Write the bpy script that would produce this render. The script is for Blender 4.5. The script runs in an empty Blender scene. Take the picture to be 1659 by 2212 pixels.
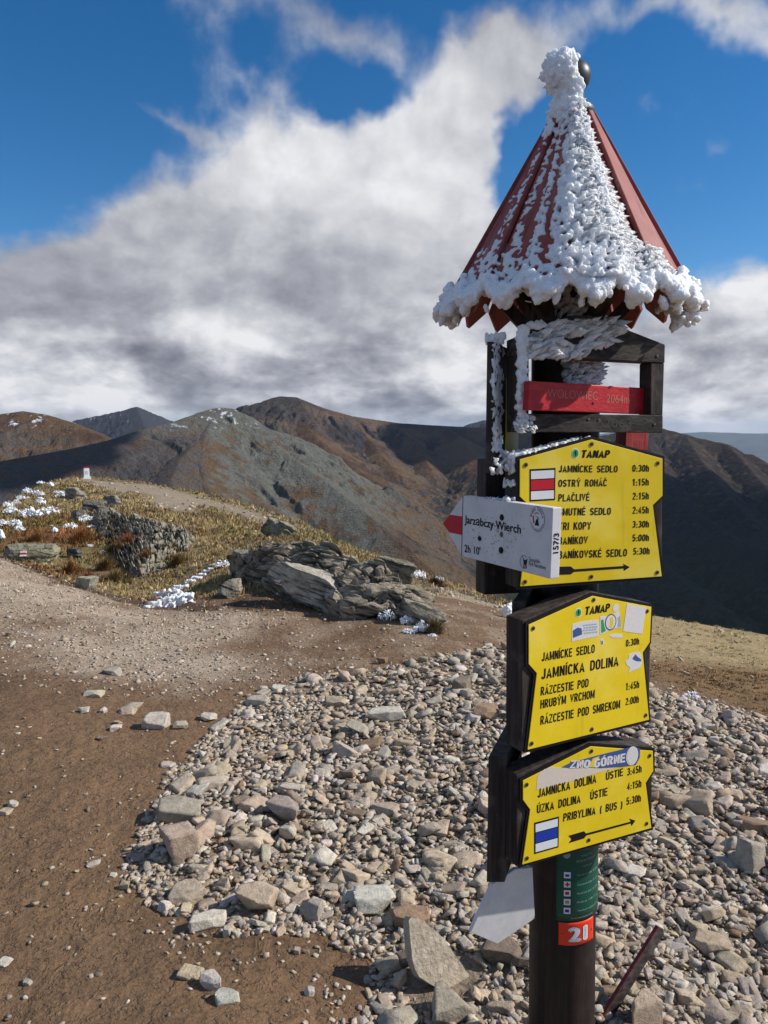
import bpy, bmesh, math, random
import numpy as np
from mathutils import Vector, Matrix, noise as mnoise
from math import radians, sin, cos, tan, pi

S = bpy.context.scene
COL = S.collection

# ------------------------------------------------------------------ camera
EYE = 1.85
PITCH = math.atan((1106 - 930) / 1659.0)
cam_d = bpy.data.cameras.new('camera')
cam_d.sensor_fit = 'VERTICAL'; cam_d.sensor_height = 36.0; cam_d.sensor_width = 27.0
cam_d.lens = 27.0
cam_d.clip_start = 0.05; cam_d.clip_end = 200000.0
cam = bpy.data.objects.new('camera', cam_d); COL.objects.link(cam)
cam.location = (0, 0, EYE); cam.rotation_euler = (pi / 2 - PITCH, 0, 0)
S.camera = cam

# direction of view through a point of the photograph (1659 x 2212 measure) and world points at a given distance
FWD = np.array([0, cos(PITCH), -sin(PITCH)]); UPV = np.array([0, sin(PITCH), cos(PITCH)])
CAM = np.array([0, 0, EYE])
def ray(u, v):
    return (u - 829.5) / 1659.0 * np.array([1.0, 0, 0]) + (1106.0 - v) / 1659.0 * UPV + FWD
def at(u, v, Y):
    d = ray(u, v); return CAM + d * (Y / d[1])
def onz(u, v, z):
    d = ray(u, v); return CAM + d * ((z - EYE) / d[2])

# ------------------------------------------------------------------ light
SUN_EL, SUN_AZ = 37.0, 89.0        # azimuth clockwise from +Y (view direction): from the right
sun_dir = np.array([sin(radians(SUN_AZ)) * cos(radians(SUN_EL)), cos(radians(SUN_AZ)) * cos(radians(SUN_EL)), sin(radians(SUN_EL))])
sl = bpy.data.lights.new('sun', 'SUN'); sl.energy = 4.8; sl.angle = radians(0.53); sl.color = (1.0, 0.945, 0.86)
so = bpy.data.objects.new('sun', sl); COL.objects.link(so)
so.rotation_euler = Vector(tuple(sun_dir)).to_track_quat('Z', 'Y').to_euler()

S.view_settings.view_transform = 'Standard'; S.view_settings.look = 'None'
S.view_settings.exposure = 0.08; S.view_settings.gamma = 1.0
S.view_settings.use_curve_mapping = False
S.cycles.max_bounces = 6; S.cycles.diffuse_bounces = 3; S.cycles.glossy_bounces = 3; S.cycles.transmission_bounces = 4
S.cycles.volume_bounces = 0; S.cycles.transparent_max_bounces = 8
S.cycles.use_denoising = True
S.cycles.caustics_reflective = False; S.cycles.caustics_refractive = False

# ------------------------------------------------------------------ node helper
class G:
    """small expression builder over a node tree"""
    def __init__(self, tree): self.t = tree
    def n(self, typ, **kw):
        nd = self.t.nodes.new(typ)
        for k, v in kw.items(): setattr(nd, k, v)
        return nd
    def put(self, sock, val):
        if val is None: return
        if isinstance(val, bpy.types.NodeSocket): self.t.links.new(val, sock)
        else: sock.default_value = val
    def m(self, op, a, b=None, c=None, clamp=False):
        nd = self.n('ShaderNodeMath', operation=op, use_clamp=clamp)
        self.put(nd.inputs[0], a); self.put(nd.inputs[1], b); self.put(nd.inputs[2], c)
        return nd.outputs[0]
    def add(self, a, b): return self.m('ADD', a, b)
    def sub(self, a, b): return self.m('SUBTRACT', a, b)
    def mul(self, a, b): return self.m('MULTIPLY', a, b)
    def ss(self, x, lo, hi):
        nd = self.n('ShaderNodeMapRange', interpolation_type='SMOOTHSTEP')
        self.put(nd.inputs[0], x); self.put(nd.inputs[1], lo); self.put(nd.inputs[2], hi)
        return nd.outputs[0]
    def lin(self, x, lo, hi, a=0.0, b=1.0):
        nd = self.n('ShaderNodeMapRange')
        self.put(nd.inputs[0], x); self.put(nd.inputs[1], lo); self.put(nd.inputs[2], hi); self.put(nd.inputs[3], a); self.put(nd.inputs[4], b)
        return nd.outputs[0]
    def vm(self, op, a, b=None, s=None):
        nd = self.n('ShaderNodeVectorMath', operation=op)
        self.put(nd.inputs[0], a)
        if b is not None: self.put(nd.inputs[1], b)
        if s is not None: self.put(nd.inputs['Scale'], s)
        return nd.outputs[1] if op in ('LENGTH', 'DOT_PRODUCT', 'DISTANCE') else nd.outputs[0]
    def noise(self, vec, scale, detail=4.0, rough=0.55, dist=0.0, lac=2.0):
        nd = self.n('ShaderNodeTexNoise')
        self.put(nd.inputs['Vector'], vec)
        nd.inputs['Scale'].default_value = scale; nd.inputs['Detail'].default_value = detail
        nd.inputs['Roughness'].default_value = rough; nd.inputs['Distortion'].default_value = dist; nd.inputs['Lacunarity'].default_value = lac
        return nd.outputs[0]
    def voro(self, vec, scale, feature='F1', out=0, rnd=1.0):
        nd = self.n('ShaderNodeTexVoronoi', feature=feature)
        self.put(nd.inputs['Vector'], vec); nd.inputs['Scale'].default_value = scale; nd.inputs['Randomness'].default_value = rnd
        return nd.outputs[out]
    def mix(self, f, a, b, mode='MIX'):
        nd = self.n('ShaderNodeMix', data_type='RGBA', blend_type=mode, clamp_factor=True)
        self.put(nd.inputs[0], f)
        def c(v): return v if isinstance(v, bpy.types.NodeSocket) else (tuple(v) + (1.0,) if len(v) == 3 else v)
        self.put(nd.inputs[6], c(a)); self.put(nd.inputs[7], c(b))
        return nd.outputs[2]
    def ramp(self, x, stops):
        nd = self.n('ShaderNodeValToRGB'); e = nd.color_ramp.elements
        while len(e) < len(stops): e.new(0.5)
        for k, (p, c) in enumerate(stops): e[k].position = p; e[k].color = tuple(c) + (1.0,)
        self.put(nd.inputs[0], x); return nd.outputs[0]
    def xyz(self, v):
        nd = self.n('ShaderNodeSeparateXYZ'); self.put(nd.inputs[0], v); return nd.outputs
    def cxyz(self, x, y, z):
        nd = self.n('ShaderNodeCombineXYZ')
        for k, v in enumerate((x, y, z)): self.put(nd.inputs[k], v)
        return nd.outputs[0]
    def bump(self, h, strength=0.5, dist=0.01, normal=None):
        nd = self.n('ShaderNodeBump'); nd.inputs['Strength'].default_value = strength; nd.inputs['Distance'].default_value = dist
        self.put(nd.inputs['Height'], h)
        if normal is not None: self.put(nd.inputs['Normal'], normal)
        return nd.outputs[0]
    def attr(self, name, out=0):
        nd = self.n('ShaderNodeAttribute'); nd.attribute_name = name; return nd.outputs[out]
    def obj(self): return self.n('ShaderNodeTexCoord').outputs['Object']
    def pos(self): return self.n('ShaderNodeNewGeometry').outputs['Position']
    def rnd(self): return self.n('ShaderNodeObjectInfo').outputs['Random']

MATS = {}
def material(name, fn):
    """fn(g, principled) wires the material"""
    m = bpy.data.materials.new(name); m.use_nodes = True
    p = m.node_tree.nodes['Principled BSDF']; g = G(m.node_tree)
    p.inputs['Roughness'].default_value = 0.8; p.inputs['Specular IOR Level'].default_value = 0.3
    fn(g, p); MATS[name] = m; return m
def flat_mat(name, c, rough=0.5, spec=0.4, wear=0.25, scale=40.0):
    def f(g, p):
        n = g.noise(g.obj(), scale, 5, 0.65)
        col = g.mix(g.mul(g.ss(n, 0.35, 0.75), wear), c, tuple(x * 0.55 for x in c))
        g.put(p.inputs['Base Color'], col); p.inputs['Roughness'].default_value = rough; p.inputs['Specular IOR Level'].default_value = spec
        g.put(p.inputs['Normal'], g.bump(n, 0.15, 0.002))
    return material(name, f)

# ------------------------------------------------------------------ numpy noise
_rs = np.random.RandomState(7)
_P = _rs.permutation(4096).astype(np.int64); _GR = _rs.uniform(0, 2 * pi, 4096)
def perlin2(x, y):
    xi = np.floor(x).astype(np.int64); yi = np.floor(y).astype(np.int64); xf = x - xi; yf = y - yi
    def g(ix, iy, dx, dy):
        a = _GR[_P[(ix + _P[iy & 4095]) & 4095]]; return np.cos(a) * dx + np.sin(a) * dy
    fu = xf ** 3 * (xf * (xf * 6 - 15) + 10); fv = yf ** 3 * (yf * (yf * 6 - 15) + 10)
    a = g(xi, yi, xf, yf); b = g(xi + 1, yi, xf - 1, yf); c = g(xi, yi + 1, xf, yf - 1); d = g(xi + 1, yi + 1, xf - 1, yf - 1)
    return ((a + (b - a) * fu) * (1 - fv) + (c + (d - c) * fu) * fv) * 1.5
def fbm2(x, y, oct=5, gain=0.5, ridged=False):
    x = np.asarray(x, float); y = np.asarray(y, float)
    r = np.zeros(np.broadcast(x, y).shape); a = 1.0; s = 0.0; f = 1.0
    for k in range(oct):
        n = perlin2(x * f + 17.3 * k, y * f - 9.1 * k)
        if ridged: n = 1 - 2 * np.abs(n)
        r += a * n; s += a; a *= gain; f *= 2.03
    return r / s
def sstep(x, a, b):
    t = np.clip((x - a) / (b - a), 0, 1); return t * t * (3 - 2 * t)

# ------------------------------------------------------------------ mesh helpers
def mesh_np(name, verts, quads=None, tris=None, smooth=False):
    me = bpy.data.meshes.new(name)
    verts = np.asarray(verts, np.float32)
    loops = []; starts = []; totals = []; nl = 0
    if quads is not None and len(quads):
        q = np.asarray(quads, np.int32); loops.append(q.ravel()); starts.append(np.arange(len(q)) * 4); totals.append(np.full(len(q), 4)); nl = q.size
    if tris is not None and len(tris):
        t = np.asarray(tris, np.int32); loops.append(t.ravel()); starts.append(nl + np.arange(len(t)) * 3); totals.append(np.full(len(t), 3))
    loops = np.concatenate(loops).astype(np.int32); starts = np.concatenate(starts).astype(np.int32); totals = np.concatenate(totals).astype(np.int32)
    me.vertices.add(len(verts)); me.vertices.foreach_set('co', verts.ravel())
    me.loops.add(len(loops)); me.loops.foreach_set('vertex_index', loops)
    me.polygons.add(len(starts)); me.polygons.foreach_set('loop_start', starts); me.polygons.foreach_set('loop_total', totals)
    if smooth: me.polygons.foreach_set('use_smooth', np.ones(len(starts), bool))
    me.update(calc_edges=True); me.validate()
    return me
def color_attr(me, name, rgb):
    a = me.color_attributes.new(name, 'FLOAT_COLOR', 'POINT')
    c = np.ones((len(me.vertices), 4), np.float32); c[:, :3] = rgb
    a.data.foreach_set('color', c.ravel())
def float_attr(me, name, val):
    a = me.attributes.new(name, 'FLOAT', 'POINT'); a.data.foreach_set('value', np.asarray(val, np.float32))
def link(name, me, mat=None, parent=None, label=None, cat=None, group=None, kind=None):
    o = bpy.data.objects.new(name, me); COL.objects.link(o)
    if mat is not None and me is not None and len(me.materials) == 0: me.materials.append(mat)
    if parent is not None: o.parent = parent
    if label: o['label'] = label
    if cat: o['category'] = cat
    if group: o['group'] = group
    if kind: o['kind'] = kind
    return o
def grid_quads(nu, nv):
    i = np.arange(nu - 1)[:, None] * nv + np.arange(nv - 1)[None, :]
    return np.stack([i, i + nv, i + nv + 1, i + 1], -1).reshape(-1, 4)

# ------------------------------------------------------------------ sky: Nishita blue with broken cumulus (world shader, by direction)
world = bpy.data.worlds.new('World'); S.world = world; world.use_nodes = True
def build_sky():
    t = world.node_tree; g = G(t)
    bg = t.nodes['Background']
    D = g.vm('NORMALIZE', g.n('ShaderNodeTexCoord').outputs['Generated'])
    sky = g.n('ShaderNodeTexSky', sky_type='NISHITA', sun_disc=False)
    sky.sun_elevation = radians(SUN_EL); sky.sun_rotation = radians(SUN_AZ); sky.altitude = 2000; sky.air_density = 1.0; sky.dust_density = 0.15; sky.ozone_density = 2.0
    x, y, z = g.xyz(D)
    az = g.m('ARCTAN2', x, y); el = g.m('ARCSINE', z)
    def AE(u, v):
        d = ray(u, v); return math.atan2(d[0], d[1]), math.atan2(d[2], math.hypot(d[0], d[1]))
    # cloud masses: centre (u, v), half sizes in the same measure, rotation, weight
    blobs = [
        (700, 610, 440, 190, -.05, 1.15), (630, 400, 130, 130, 0, .85), (780, 420, 170, 140, 0, .60), (930, 350, 190, 120, -.5, .85), (1010, 225, 190, 85, -.6, .80), (1100, 120, 90, 55, -.4, .50), (1040, 120, 90, 70, 0, .35),
        (420, 560, 150, 110, 0, .55), (330, 420, 85, 80, .3, .42), (1000, 640, 240, 170, 0, .8), (430, 300, 80, 40, .7, .20),
        (100, 520, 260, 50, -.1, .50), (150, 640, 330, 90, 0, .8), (560, 760, 800, 120, 0, 1.1), (250, 800, 700, 110, 0, .9), (1000, 850, 900, 90, 0, .5),
        (1640, 710, 170, 90, 0, 1.0), (1560, 790, 300, 90, 0, .8), (1630, 35, 230, 50, .2, .70), (1450, 10, 160, 35, .1, .40), (640, 0, 360, 60, .05, .44), (820, 85, 110, 40, .3, .34), (930, 60, 250, 60, 0, .22),
        (1545, 320, 40, 26, 0, .30), (190, 90, 40, 35, .6, .22), (350, 250, 140, 16, .45, .22), (585, 190, 80, 45, -.6, .34),
    ]
    holes = [(1110, 370, 50, 130, .45, .50), (740, 205, 150, 40, -.05, .14), (1180, 520, 60, 120, 0, .4), (300, 340, 160, 40, 0, .2)]
    def field(az, el):
        tot = None
        for sgn, lst in ((1, blobs), (-1, holes)):
            for (u, v, su, sv, rot, w) in lst:
                a0, e0 = AE(u, v); k = 1 / 1659.0
                da = g.m('MULTIPLY_ADD', az, 1.0, -a0); de = g.m('MULTIPLY_ADD', el, 1.0, -e0)
                ca, sa = cos(rot), sin(rot)
                p = g.m('MULTIPLY_ADD', da, ca / (su * k), g.mul(de, -sa / (su * k)))
                q = g.m('MULTIPLY_ADD', da, sa / (sv * k), g.mul(de, ca / (sv * k)))
                e = g.m('EXPONENT', g.mul(g.m('MULTIPLY_ADD', p, p, g.mul(q, q)), -1.0))
                tot = g.mul(e, w * sgn) if tot is None else g.m('MULTIPLY_ADD', e, w * sgn, tot)
        return tot
    # everywhere else in the sky: scattered cloud from low-frequency noise
    outside = g.ss(g.m('ABSOLUTE', az), 0.55, 0.9)
    high = g.ss(el, 0.55, 0.8)
    away = g.m('MAXIMUM', outside, high)
    wv = g.cxyz(az, 0.7, el)
    waz = g.m('MULTIPLY_ADD', g.sub(g.noise(wv, 7.0, 4, 0.6), 0.5), 0.16, az); wel = g.m('MULTIPLY_ADD', g.sub(g.noise(g.cxyz(el, 5.1, az), 7.0, 4, 0.6), 0.5), 0.12, el)
    base = field(waz, wel)
    far = g.lin(g.noise(D, 2.2, 3, 0.5), 0.42, 0.66, 0.0, 0.9)
    base = g.add(g.mul(base, g.sub(1.0, away)), g.mul(far, away))
    ely = g.mul(g.m('LOGARITHM', g.m('MAXIMUM', g.add(el, 0.30), 0.02), math.e), 0.72)
    def nz(az_off, el_off, scale, detail, rough, dist=0.25):
        vec = g.cxyz(g.m('ADD', az, az_off), 0.31, g.m('ADD', ely, el_off))
        return g.noise(vec, scale, detail, rough, dist)
    def dens(ao, eo, detail):
        n1 = nz(ao, eo, 5.5, detail, 0.50, 0.25)
        n2 = nz(ao + 3.7, eo, 19.0, detail, 0.60, 0.15)
        return g.m('MULTIPLY_ADD', g.sub(n1, 0.5), 1.5, g.m('MULTIPLY_ADD', g.sub(n2, 0.5), 0.52, base))
    d0 = dens(0.0, 0.0, 9)
    lowc = g.lin(g.ss(el, 0.20, 0.06), 0, 1, 1.25, 2.7)
    d1 = dens(0.012, 0.020, 6)
    d2 = dens(0.05, 0.075, 3)
    # brightness: relief towards the sun, plus the sunlit crowns and the shaded bases of the big masses
    glow = [(620, 330, 150, 110, -.1, .20), (900, 340, 170, 130, -.5, .11), (1040, 180, 190, 110, -.3, .14), (700, 480, 260, 110, 0, .05),
            (560, 660, 480, 80, 0, -.08), (200, 640, 260, 60, 0, -.07), (500, 790, 620, 55, 0, -.11), (180, 715, 170, 32, 0, .20), (330, 700, 120, 26, 0, .1), (960, 805, 160, 45, 0, .16), (120, 865, 200, 22, 0, .18), (560, 730, 300, 26, 0, .05),
            (1600, 625, 110, 40, 0, .32), (1600, 740, 190, 55, 0, -.16), (1500, 855, 140, 25, 0, .12), (1630, 40, 150, 40, 0, .08), (650, 20, 400, 60, 0, -.12), (120, 520, 200, 60, 0, -.06)]
    gl = None
    for (u, v, su, sv, rot, w) in glow:
        a0, e0 = AE(u, v); k = 1 / 1659.0
        p = g.m('MULTIPLY_ADD', az, 1 / (su * k), -a0 / (su * k)); q = g.m('MULTIPLY_ADD', el, 1 / (sv * k), -e0 / (sv * k))
        e = g.m('EXPONENT', g.mul(g.m('MULTIPLY_ADD', p, p, g.mul(q, q)), -1.0))
        gl = g.mul(e, w) if gl is None else g.m('MULTIPLY_ADD', e, w, gl)
    cover = g.ss(d0, 0.22, g.m('MULTIPLY_ADD', g.m('MAXIMUM', gl, 0.0), -1.0, 0.98))
    lit = g.m('MULTIPLY_ADD', g.sub(d0, d1), 0.27, g.m('MULTIPLY_ADD', g.sub(d0, d2), 0.40, 0.51))
    lit = g.m('MULTIPLY_ADD', g.sub(lit, 0.5), lowc, 0.60)
    shade = g.add(lit, gl)
    ccol = g.ramp(shade, [(0.0, (.15, .16, .20)), (0.25, (.25, .26, .305)), (0.5, (.39, .40, .445)), (0.75, (.60, .61, .645)), (1.0, (.82, .82, .84))])
    # very thin cloud lets the blue through
    hs = g.n('ShaderNodeHueSaturation'); hs.inputs['Saturation'].default_value = 1.36; hs.inputs['Value'].default_value = 1.34
    g.put(hs.inputs['Color'], g.vm('SCALE', sky.outputs[0], s=0.085))
    blue = hs.outputs[0]
    haze = g.mul(g.ss(el, 0.10, 0.0), 0.75)
    blue = g.mix(haze, blue, (.50, .56, .66))
    col = g.mix(cover, blue, ccol)
    ground = g.ss(el, 0.0, -0.08)
    col = g.mix(ground, col, (.10, .085, .06))
    g.put(bg.inputs['Color'], col); bg.inputs['Strength'].default_value = 1.0
build_sky()
world.cycles.sampling_method = 'MANUAL'; world.cycles.sample_map_resolution = 512
# ------------------------------------------------------------------ mountains: real ridges at real distances, one height field
def build_mountains():
    # ridge crests as (u, v, distance) read off the photograph; slope each side, gully size
    R = []
    def ridge(pts, slope=0.6, gul=1.0, tag='', z_rel=None):
        P = np.array([at(*p) for p in pts]); R.append((P, slope, gul, tag))
    ridge([(-420, 960, 1500), (-200, 925, 1500), (-80, 903, 1500), (0, 892, 1500), (50, 885, 1500), (100, 893, 1500), (160, 911, 1480), (240, 947, 1450), (330, 990, 1420)], 0.50, 0.7, 'A')
    ridge([(50, 945, 4600), (165, 906, 4600), (230, 893, 4550), (262, 886, 4500), (295, 877, 4500), (318, 886, 4480), (340, 895, 4500), (365, 906, 4550), (480, 928, 4600), (600, 940, 4600)], 0.62, 1.1, 'B')
    ridge([(295, 877, 4500), (310, 915, 4100), (330, 950, 3800)], 0.6, 1.0, 'B')
    ridge([(-300, 1030, 860), (-100, 1010, 900), (0, 992, 950), (150, 966, 1020), (240, 946, 1080), (300, 926, 1150), (370, 909, 1200), (430, 888, 1260), (460, 879, 1290), (482, 877, 1300), (505, 880, 1310), (525, 890, 1315), (548, 912, 1300)], 0.62, 1.0, 'C')
    ridge([(548, 912, 1300), (580, 945, 1250), (640, 992, 1190), (700, 1035, 1130), (760, 1080, 1070), (830, 1135, 1000), (900, 1195, 940), (980, 1275, 870)], 0.62, 0.8, 'C')
    ridge([(470, 880, 1290), (445, 930, 1190), (432, 985, 1090), (440, 1040, 990), (480, 1095, 880), (560, 1160, 760)], 0.66, 0.9, 'C')
    ridge([(440, 940, 1180), (390, 985, 1060), (370, 1030, 950), (380, 1080, 830)], 0.7, 1.0, 'C')
    ridge([(470, 950, 2350), (540, 898, 2280), (562, 878, 2240), (590, 857, 2200), (604, 854, 2200), (640, 856, 2200), (660, 864, 2210), (700, 880, 2240), (760, 897, 2280), (860, 912, 2320), (940, 917, 2340), (1000, 920, 2350), (1090, 925, 2400), (1200, 938, 2600), (1290, 942, 2800), (1340, 930, 2800), (1400, 916, 2750), (1440, 926, 2700), (1480, 936, 2650), (1530, 949, 2600), (1570, 957, 2550), (1600, 978, 2500), (1625, 980, 2450), (1659, 1002, 2400), (1760, 1050, 2200), (1900, 1100, 2000)], 0.60, 1.25, 'D')
    ridge([(600, 856, 2200), (640, 900, 2060), (700, 955, 1900), (770, 1010, 1720), (840, 1060, 1560), (900, 1120, 1400)], 0.55, 0.8, 'D')
    ridge([(760, 897, 2280), (800, 950, 2080), (850, 1010, 1850)], 0.7, 1.2, 'D')
    ridge([(960, 918, 2345), (1000, 950, 2150), (1050, 1010, 1900), (1110, 1090, 1650)], 0.72, 1.3, 'D')
    ridge([(860, 912, 2320), (900, 960, 2120), (935, 1015, 1940)], 0.8, 1.4, 'D')
    ridge([(1480, 936, 2650), (1510, 985, 2350), (1560, 1055, 2050), (1620, 1120, 1800)], 0.80, 1.1, 'E')
    ridge([(1380, 922, 2750), (1430, 1010, 2300), (1480, 1090, 1950), (1570, 1150, 1700), (1700, 1220, 1450)], 0.80, 1.0, 'E')
    ridge([(1570, 957, 2550), (1620, 1010, 2300), (1680, 1080, 2000)], 0.78, 1.1, 'E')
    ridge([(1300, 945, 2800), (1330, 1060, 2300), (1400, 1190, 1700), (1520, 1290, 1300)], 0.78, 1.0, 'E')
    ridge([(985, 930, 5200), (1020, 912, 5000), (1045, 905, 5000), (1100, 915, 5000), (1250, 945, 5200), (1330, 935, 5300), (1420, 950, 5200)], 0.6, 1.1, 'B')
    # the back of our own ridge going down to the saddle and up to the middle mountain
    own = np.array([[0, 15, -3.0], [-9, 50, -4.0], [-30, 110, -28], [-70, 300, -110], [-120, 520, -140], [-150, 740, -150]], float)
    R.append((own, 0.62, 0.25, 'O'))
    azs = np.concatenate([np.linspace(-80, -31, 90)[:-1], np.linspace(-31, 31, 900), np.linspace(31, 80, 90)[1:]])
    rs = np.concatenate([np.geomspace(50, 850, 130)[:-1], np.geomspace(850, 2700, 560)[:-1], np.geomspace(2700, 6500, 120)])
    A, RR = np.meshgrid(np.radians(azs), rs, indexing='ij')
    X = RR * np.sin(A); Y = RR * np.cos(A)
    wx = X + 45 * fbm2(X / 210, Y / 210, 4); wy = Y + 45 * fbm2(X / 210 + 50, Y / 210, 4)
    H = np.full(X.shape, -720.0); T = np.full(X.shape, 900.0); tagid = np.zeros(X.shape, int); SIDE = np.zeros(X.shape)
    tags = {'A': 1, 'B': 2, 'C': 3, 'D': 4, 'E': 5, 'O': 6}
    for (P, slope, gul, tg) in R:
        best = np.full(X.shape, 1e9); bz = np.zeros(X.shape); bs = np.zeros(X.shape); sd = np.zeros(X.shape); acc = 0.0
        # near the crest use true positions so the skyline stays where it is
        for k in range(len(P) - 1):
            a = P[k, :2]; b = P[k + 1, :2]; ab = b - a; L = np.hypot(*ab)
            t = np.clip(((X - a[0]) * ab[0] + (Y - a[1]) * ab[1]) / (L * L), 0, 1)
            dx = X - a[0] - t * ab[0]; dy = Y - a[1] - t * ab[1]; d = np.hypot(dx, dy)
            m = d < best
            best = np.where(m, d, best); bz = np.where(m, P[k, 2] + (P[k + 1, 2] - P[k, 2]) * t, bz); bs = np.where(m, acc + t * L, bs)
            sd = np.where(m, np.sign(ab[0] * dy - ab[1] * dx), sd); acc += L
        w = fbm2(wx / 90, wy / 90, 3)
        g1 = fbm2((bs + 75 * w) / 150 + 31 * tags[tg], best / 700 + 11 * sd, 4, 0.55, True)
        g2 = fbm2((bs + 42 * w) / 44 + 13 * tags[tg], best / 260 + 5 * sd, 4, 0.55, True)
        amp = np.clip(best / 160, 0, 1)
        h = bz - slope * best * (0.92 + 0.10 * fbm2(wx / 300, wy / 300, 3)) + gul * amp * (24 * (g1 - 0.15) * (.6 + .8 * sstep(w, -.4, .5)) + 10 * g2)
        h = h - 2.5 * np.exp(-best / 12) + 2.0 * fbm2(wx / 16, wy / 16, 3) * np.clip(best / 25, 0.25, 1) * min(gul, 1)
        m = h > H
        H = np.where(m, h, H); T = np.where(m, best, T); tagid = np.where(m, tags[tg], tagid); SIDE = np.where(m, sd, SIDE)
    H += (9 * fbm2(X / 75, Y / 75, 5, .55, True) + 7 * fbm2(X / 24, Y / 24, 5, .6)) * np.clip(T / 90, 0, 1) * (1 - .5 * ((tagid == 3) & (A > -.23)))
    # colour of the ground cover, by place: grass, heather, scree, rock, forest, dwarf pine, snow, painted shadow
    gr = np.gradient(H, axis=1) / np.gradient(RR, axis=1); gt = np.gradient(H, axis=0) / (np.gradient(A, axis=0) * RR)
    slope = np.hypot(gr, gt)
    n1 = fbm2(X / 140, Y / 140, 5); n2 = fbm2(X / 28 + 9, Y / 28, 5, 0.6); n3 = fbm2(X / 9, Y / 9, 4, 0.65)
    def c(*a): return np.array(a)
    ochre = c(.165, .105, .058); russet = c(.088, .050, .033); rock = c(.115, .108, .105); scree = c(.165, .168, .145); dark = c(.040, .039, .045)
    shaded_forest = c(.007, .011, .012); pine = c(.026, .036, .018); green = c(.095, .090, .040); snow = c(.80, .82, .86)
    def lerp(a, b, t): return a + (b - a) * t[..., None]
    col = lerp(np.broadcast_to(ochre, X.shape + (3,)), russet, sstep(n1 + 0.5 * n2, -0.25, 0.35))
    col = lerp(col, rock, sstep(slope + 0.35 * n2, 0.62, 0.95) * 0.75)
    # middle mountain: grey scree on the flank that faces the valley, bare grey crest
    isC = (tagid == 3)
    u = 829.5 + 1659 * X / np.maximum(Y, 1)
    azd = np.degrees(A)
    scm = isC * (1 - .85 * sstep(azd + 3 * n1, -2.0, 2.5) * sstep(-H + 40 * n1, 60, 130)) * sstep(azd + 2.0 * n1 + 1.2 * n2, -13.5, -12.3) * sstep(n1 * 0.8 + n2 * 0.7 + (T / 260 - 0.2) * 0.0, -0.32, -0.02)
    col = lerp(col, scree, scm * 0.92)
    col = lerp(col, rock, isC * (1 - sstep(azd, -13.6, -12.4)) * sstep(n2 + 0.3 * n1, -0.4, 0.1) * 0.75)
    col = lerp(col, c(.058, .054, .060), isC * (1 - sstep(azd + 1.2 * n1, -14.2, -12.6)) * sstep(T, 25, 110) * .6)
    col = lerp(col, scree * 0.95, isC * sstep(H, -18, 12) * 0.7)
    # big mountain: grey head, dark crags in the cirque
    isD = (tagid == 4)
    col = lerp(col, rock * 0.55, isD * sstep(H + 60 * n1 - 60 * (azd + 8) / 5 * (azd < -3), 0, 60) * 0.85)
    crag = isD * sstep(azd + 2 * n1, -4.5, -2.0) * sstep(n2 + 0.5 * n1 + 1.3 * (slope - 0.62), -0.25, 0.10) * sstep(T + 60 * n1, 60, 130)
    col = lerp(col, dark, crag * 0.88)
    col = lerp(col, c(.048, .052, .062), (tagid == 2) * .93)  # far peaks darkened blue: shadow painted into their colour
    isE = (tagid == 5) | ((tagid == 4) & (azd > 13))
    col = lerp(col, c(.026, .023, .020), isE * sstep(n2 - T / 500, -0.65, 0.0) * 0.85)  # valley-side slopes darkened: shadow painted into their colour
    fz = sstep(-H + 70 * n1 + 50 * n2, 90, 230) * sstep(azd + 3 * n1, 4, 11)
    col = lerp(col, shaded_forest, fz * 0.93)  # trees with the valley's shadow painted into their near-black colour
    # dwarf pine patches on the open slopes beneath
    pm = sstep(n2 + 0.55 * n3 + 0.4 * n1 + sstep(-H, 110, 420) * 0.62 - 0.34, 0.0, 0.09) * sstep(-H, 80, 150) * sstep(azd + 2 * n1, -4.5, -1.5)
    col = lerp(col, green, sstep(-H + 40 * n1, 190, 330) * sstep(azd, -4, 2) * 0.6)
    col = lerp(col, pine, pm * 0.95)
    sn = ((tagid == 1) | (tagid == 3)) * sstep(n2 + 0.7 * n3, 0.30, 0.42) * sstep(H + 25 * n1, -4, 22)
    sn = np.maximum(sn, (tagid == 2) * sstep(n2 + n3, 0.5, 0.7) * 0.35)
    sn = np.maximum(sn, (tagid == 4) * sstep(n2 + n3, 0.62, 0.8) * sstep(H, 30, 80) * .5)
    col = lerp(col, snow, sn)
    col = col * (1 + 0.30 * n3 + 0.12 * n2)[..., None]
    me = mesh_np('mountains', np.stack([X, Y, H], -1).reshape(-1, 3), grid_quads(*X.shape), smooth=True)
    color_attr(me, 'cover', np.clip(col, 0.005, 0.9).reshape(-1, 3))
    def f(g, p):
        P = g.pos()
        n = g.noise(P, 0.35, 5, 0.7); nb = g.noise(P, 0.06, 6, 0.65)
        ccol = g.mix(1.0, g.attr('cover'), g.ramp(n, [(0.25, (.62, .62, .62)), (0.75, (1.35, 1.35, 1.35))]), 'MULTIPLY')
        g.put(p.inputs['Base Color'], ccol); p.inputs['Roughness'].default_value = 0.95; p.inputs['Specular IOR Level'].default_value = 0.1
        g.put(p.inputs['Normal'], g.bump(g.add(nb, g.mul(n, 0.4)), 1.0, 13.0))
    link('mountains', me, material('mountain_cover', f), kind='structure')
    # far plain and hills at the horizon
    az2 = np.radians(np.linspace(-80, 80, 640)); r2 = np.geomspace(6400, 34000, 150)
    A2, R2 = np.meshgrid(az2, r2, indexing='ij'); X2 = R2 * np.sin(A2); Y2 = R2 * np.cos(A2)
    Z2 = -1250 + 160 * fbm2(X2 / 3000, Y2 / 3000, 4)
    hz = 1120 + 190 * fbm2(X2 / 7000 + 4, Y2 / 7000, 4) + 60 * fbm2(X2 / 1800, Y2 / 1800, 3)
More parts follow.
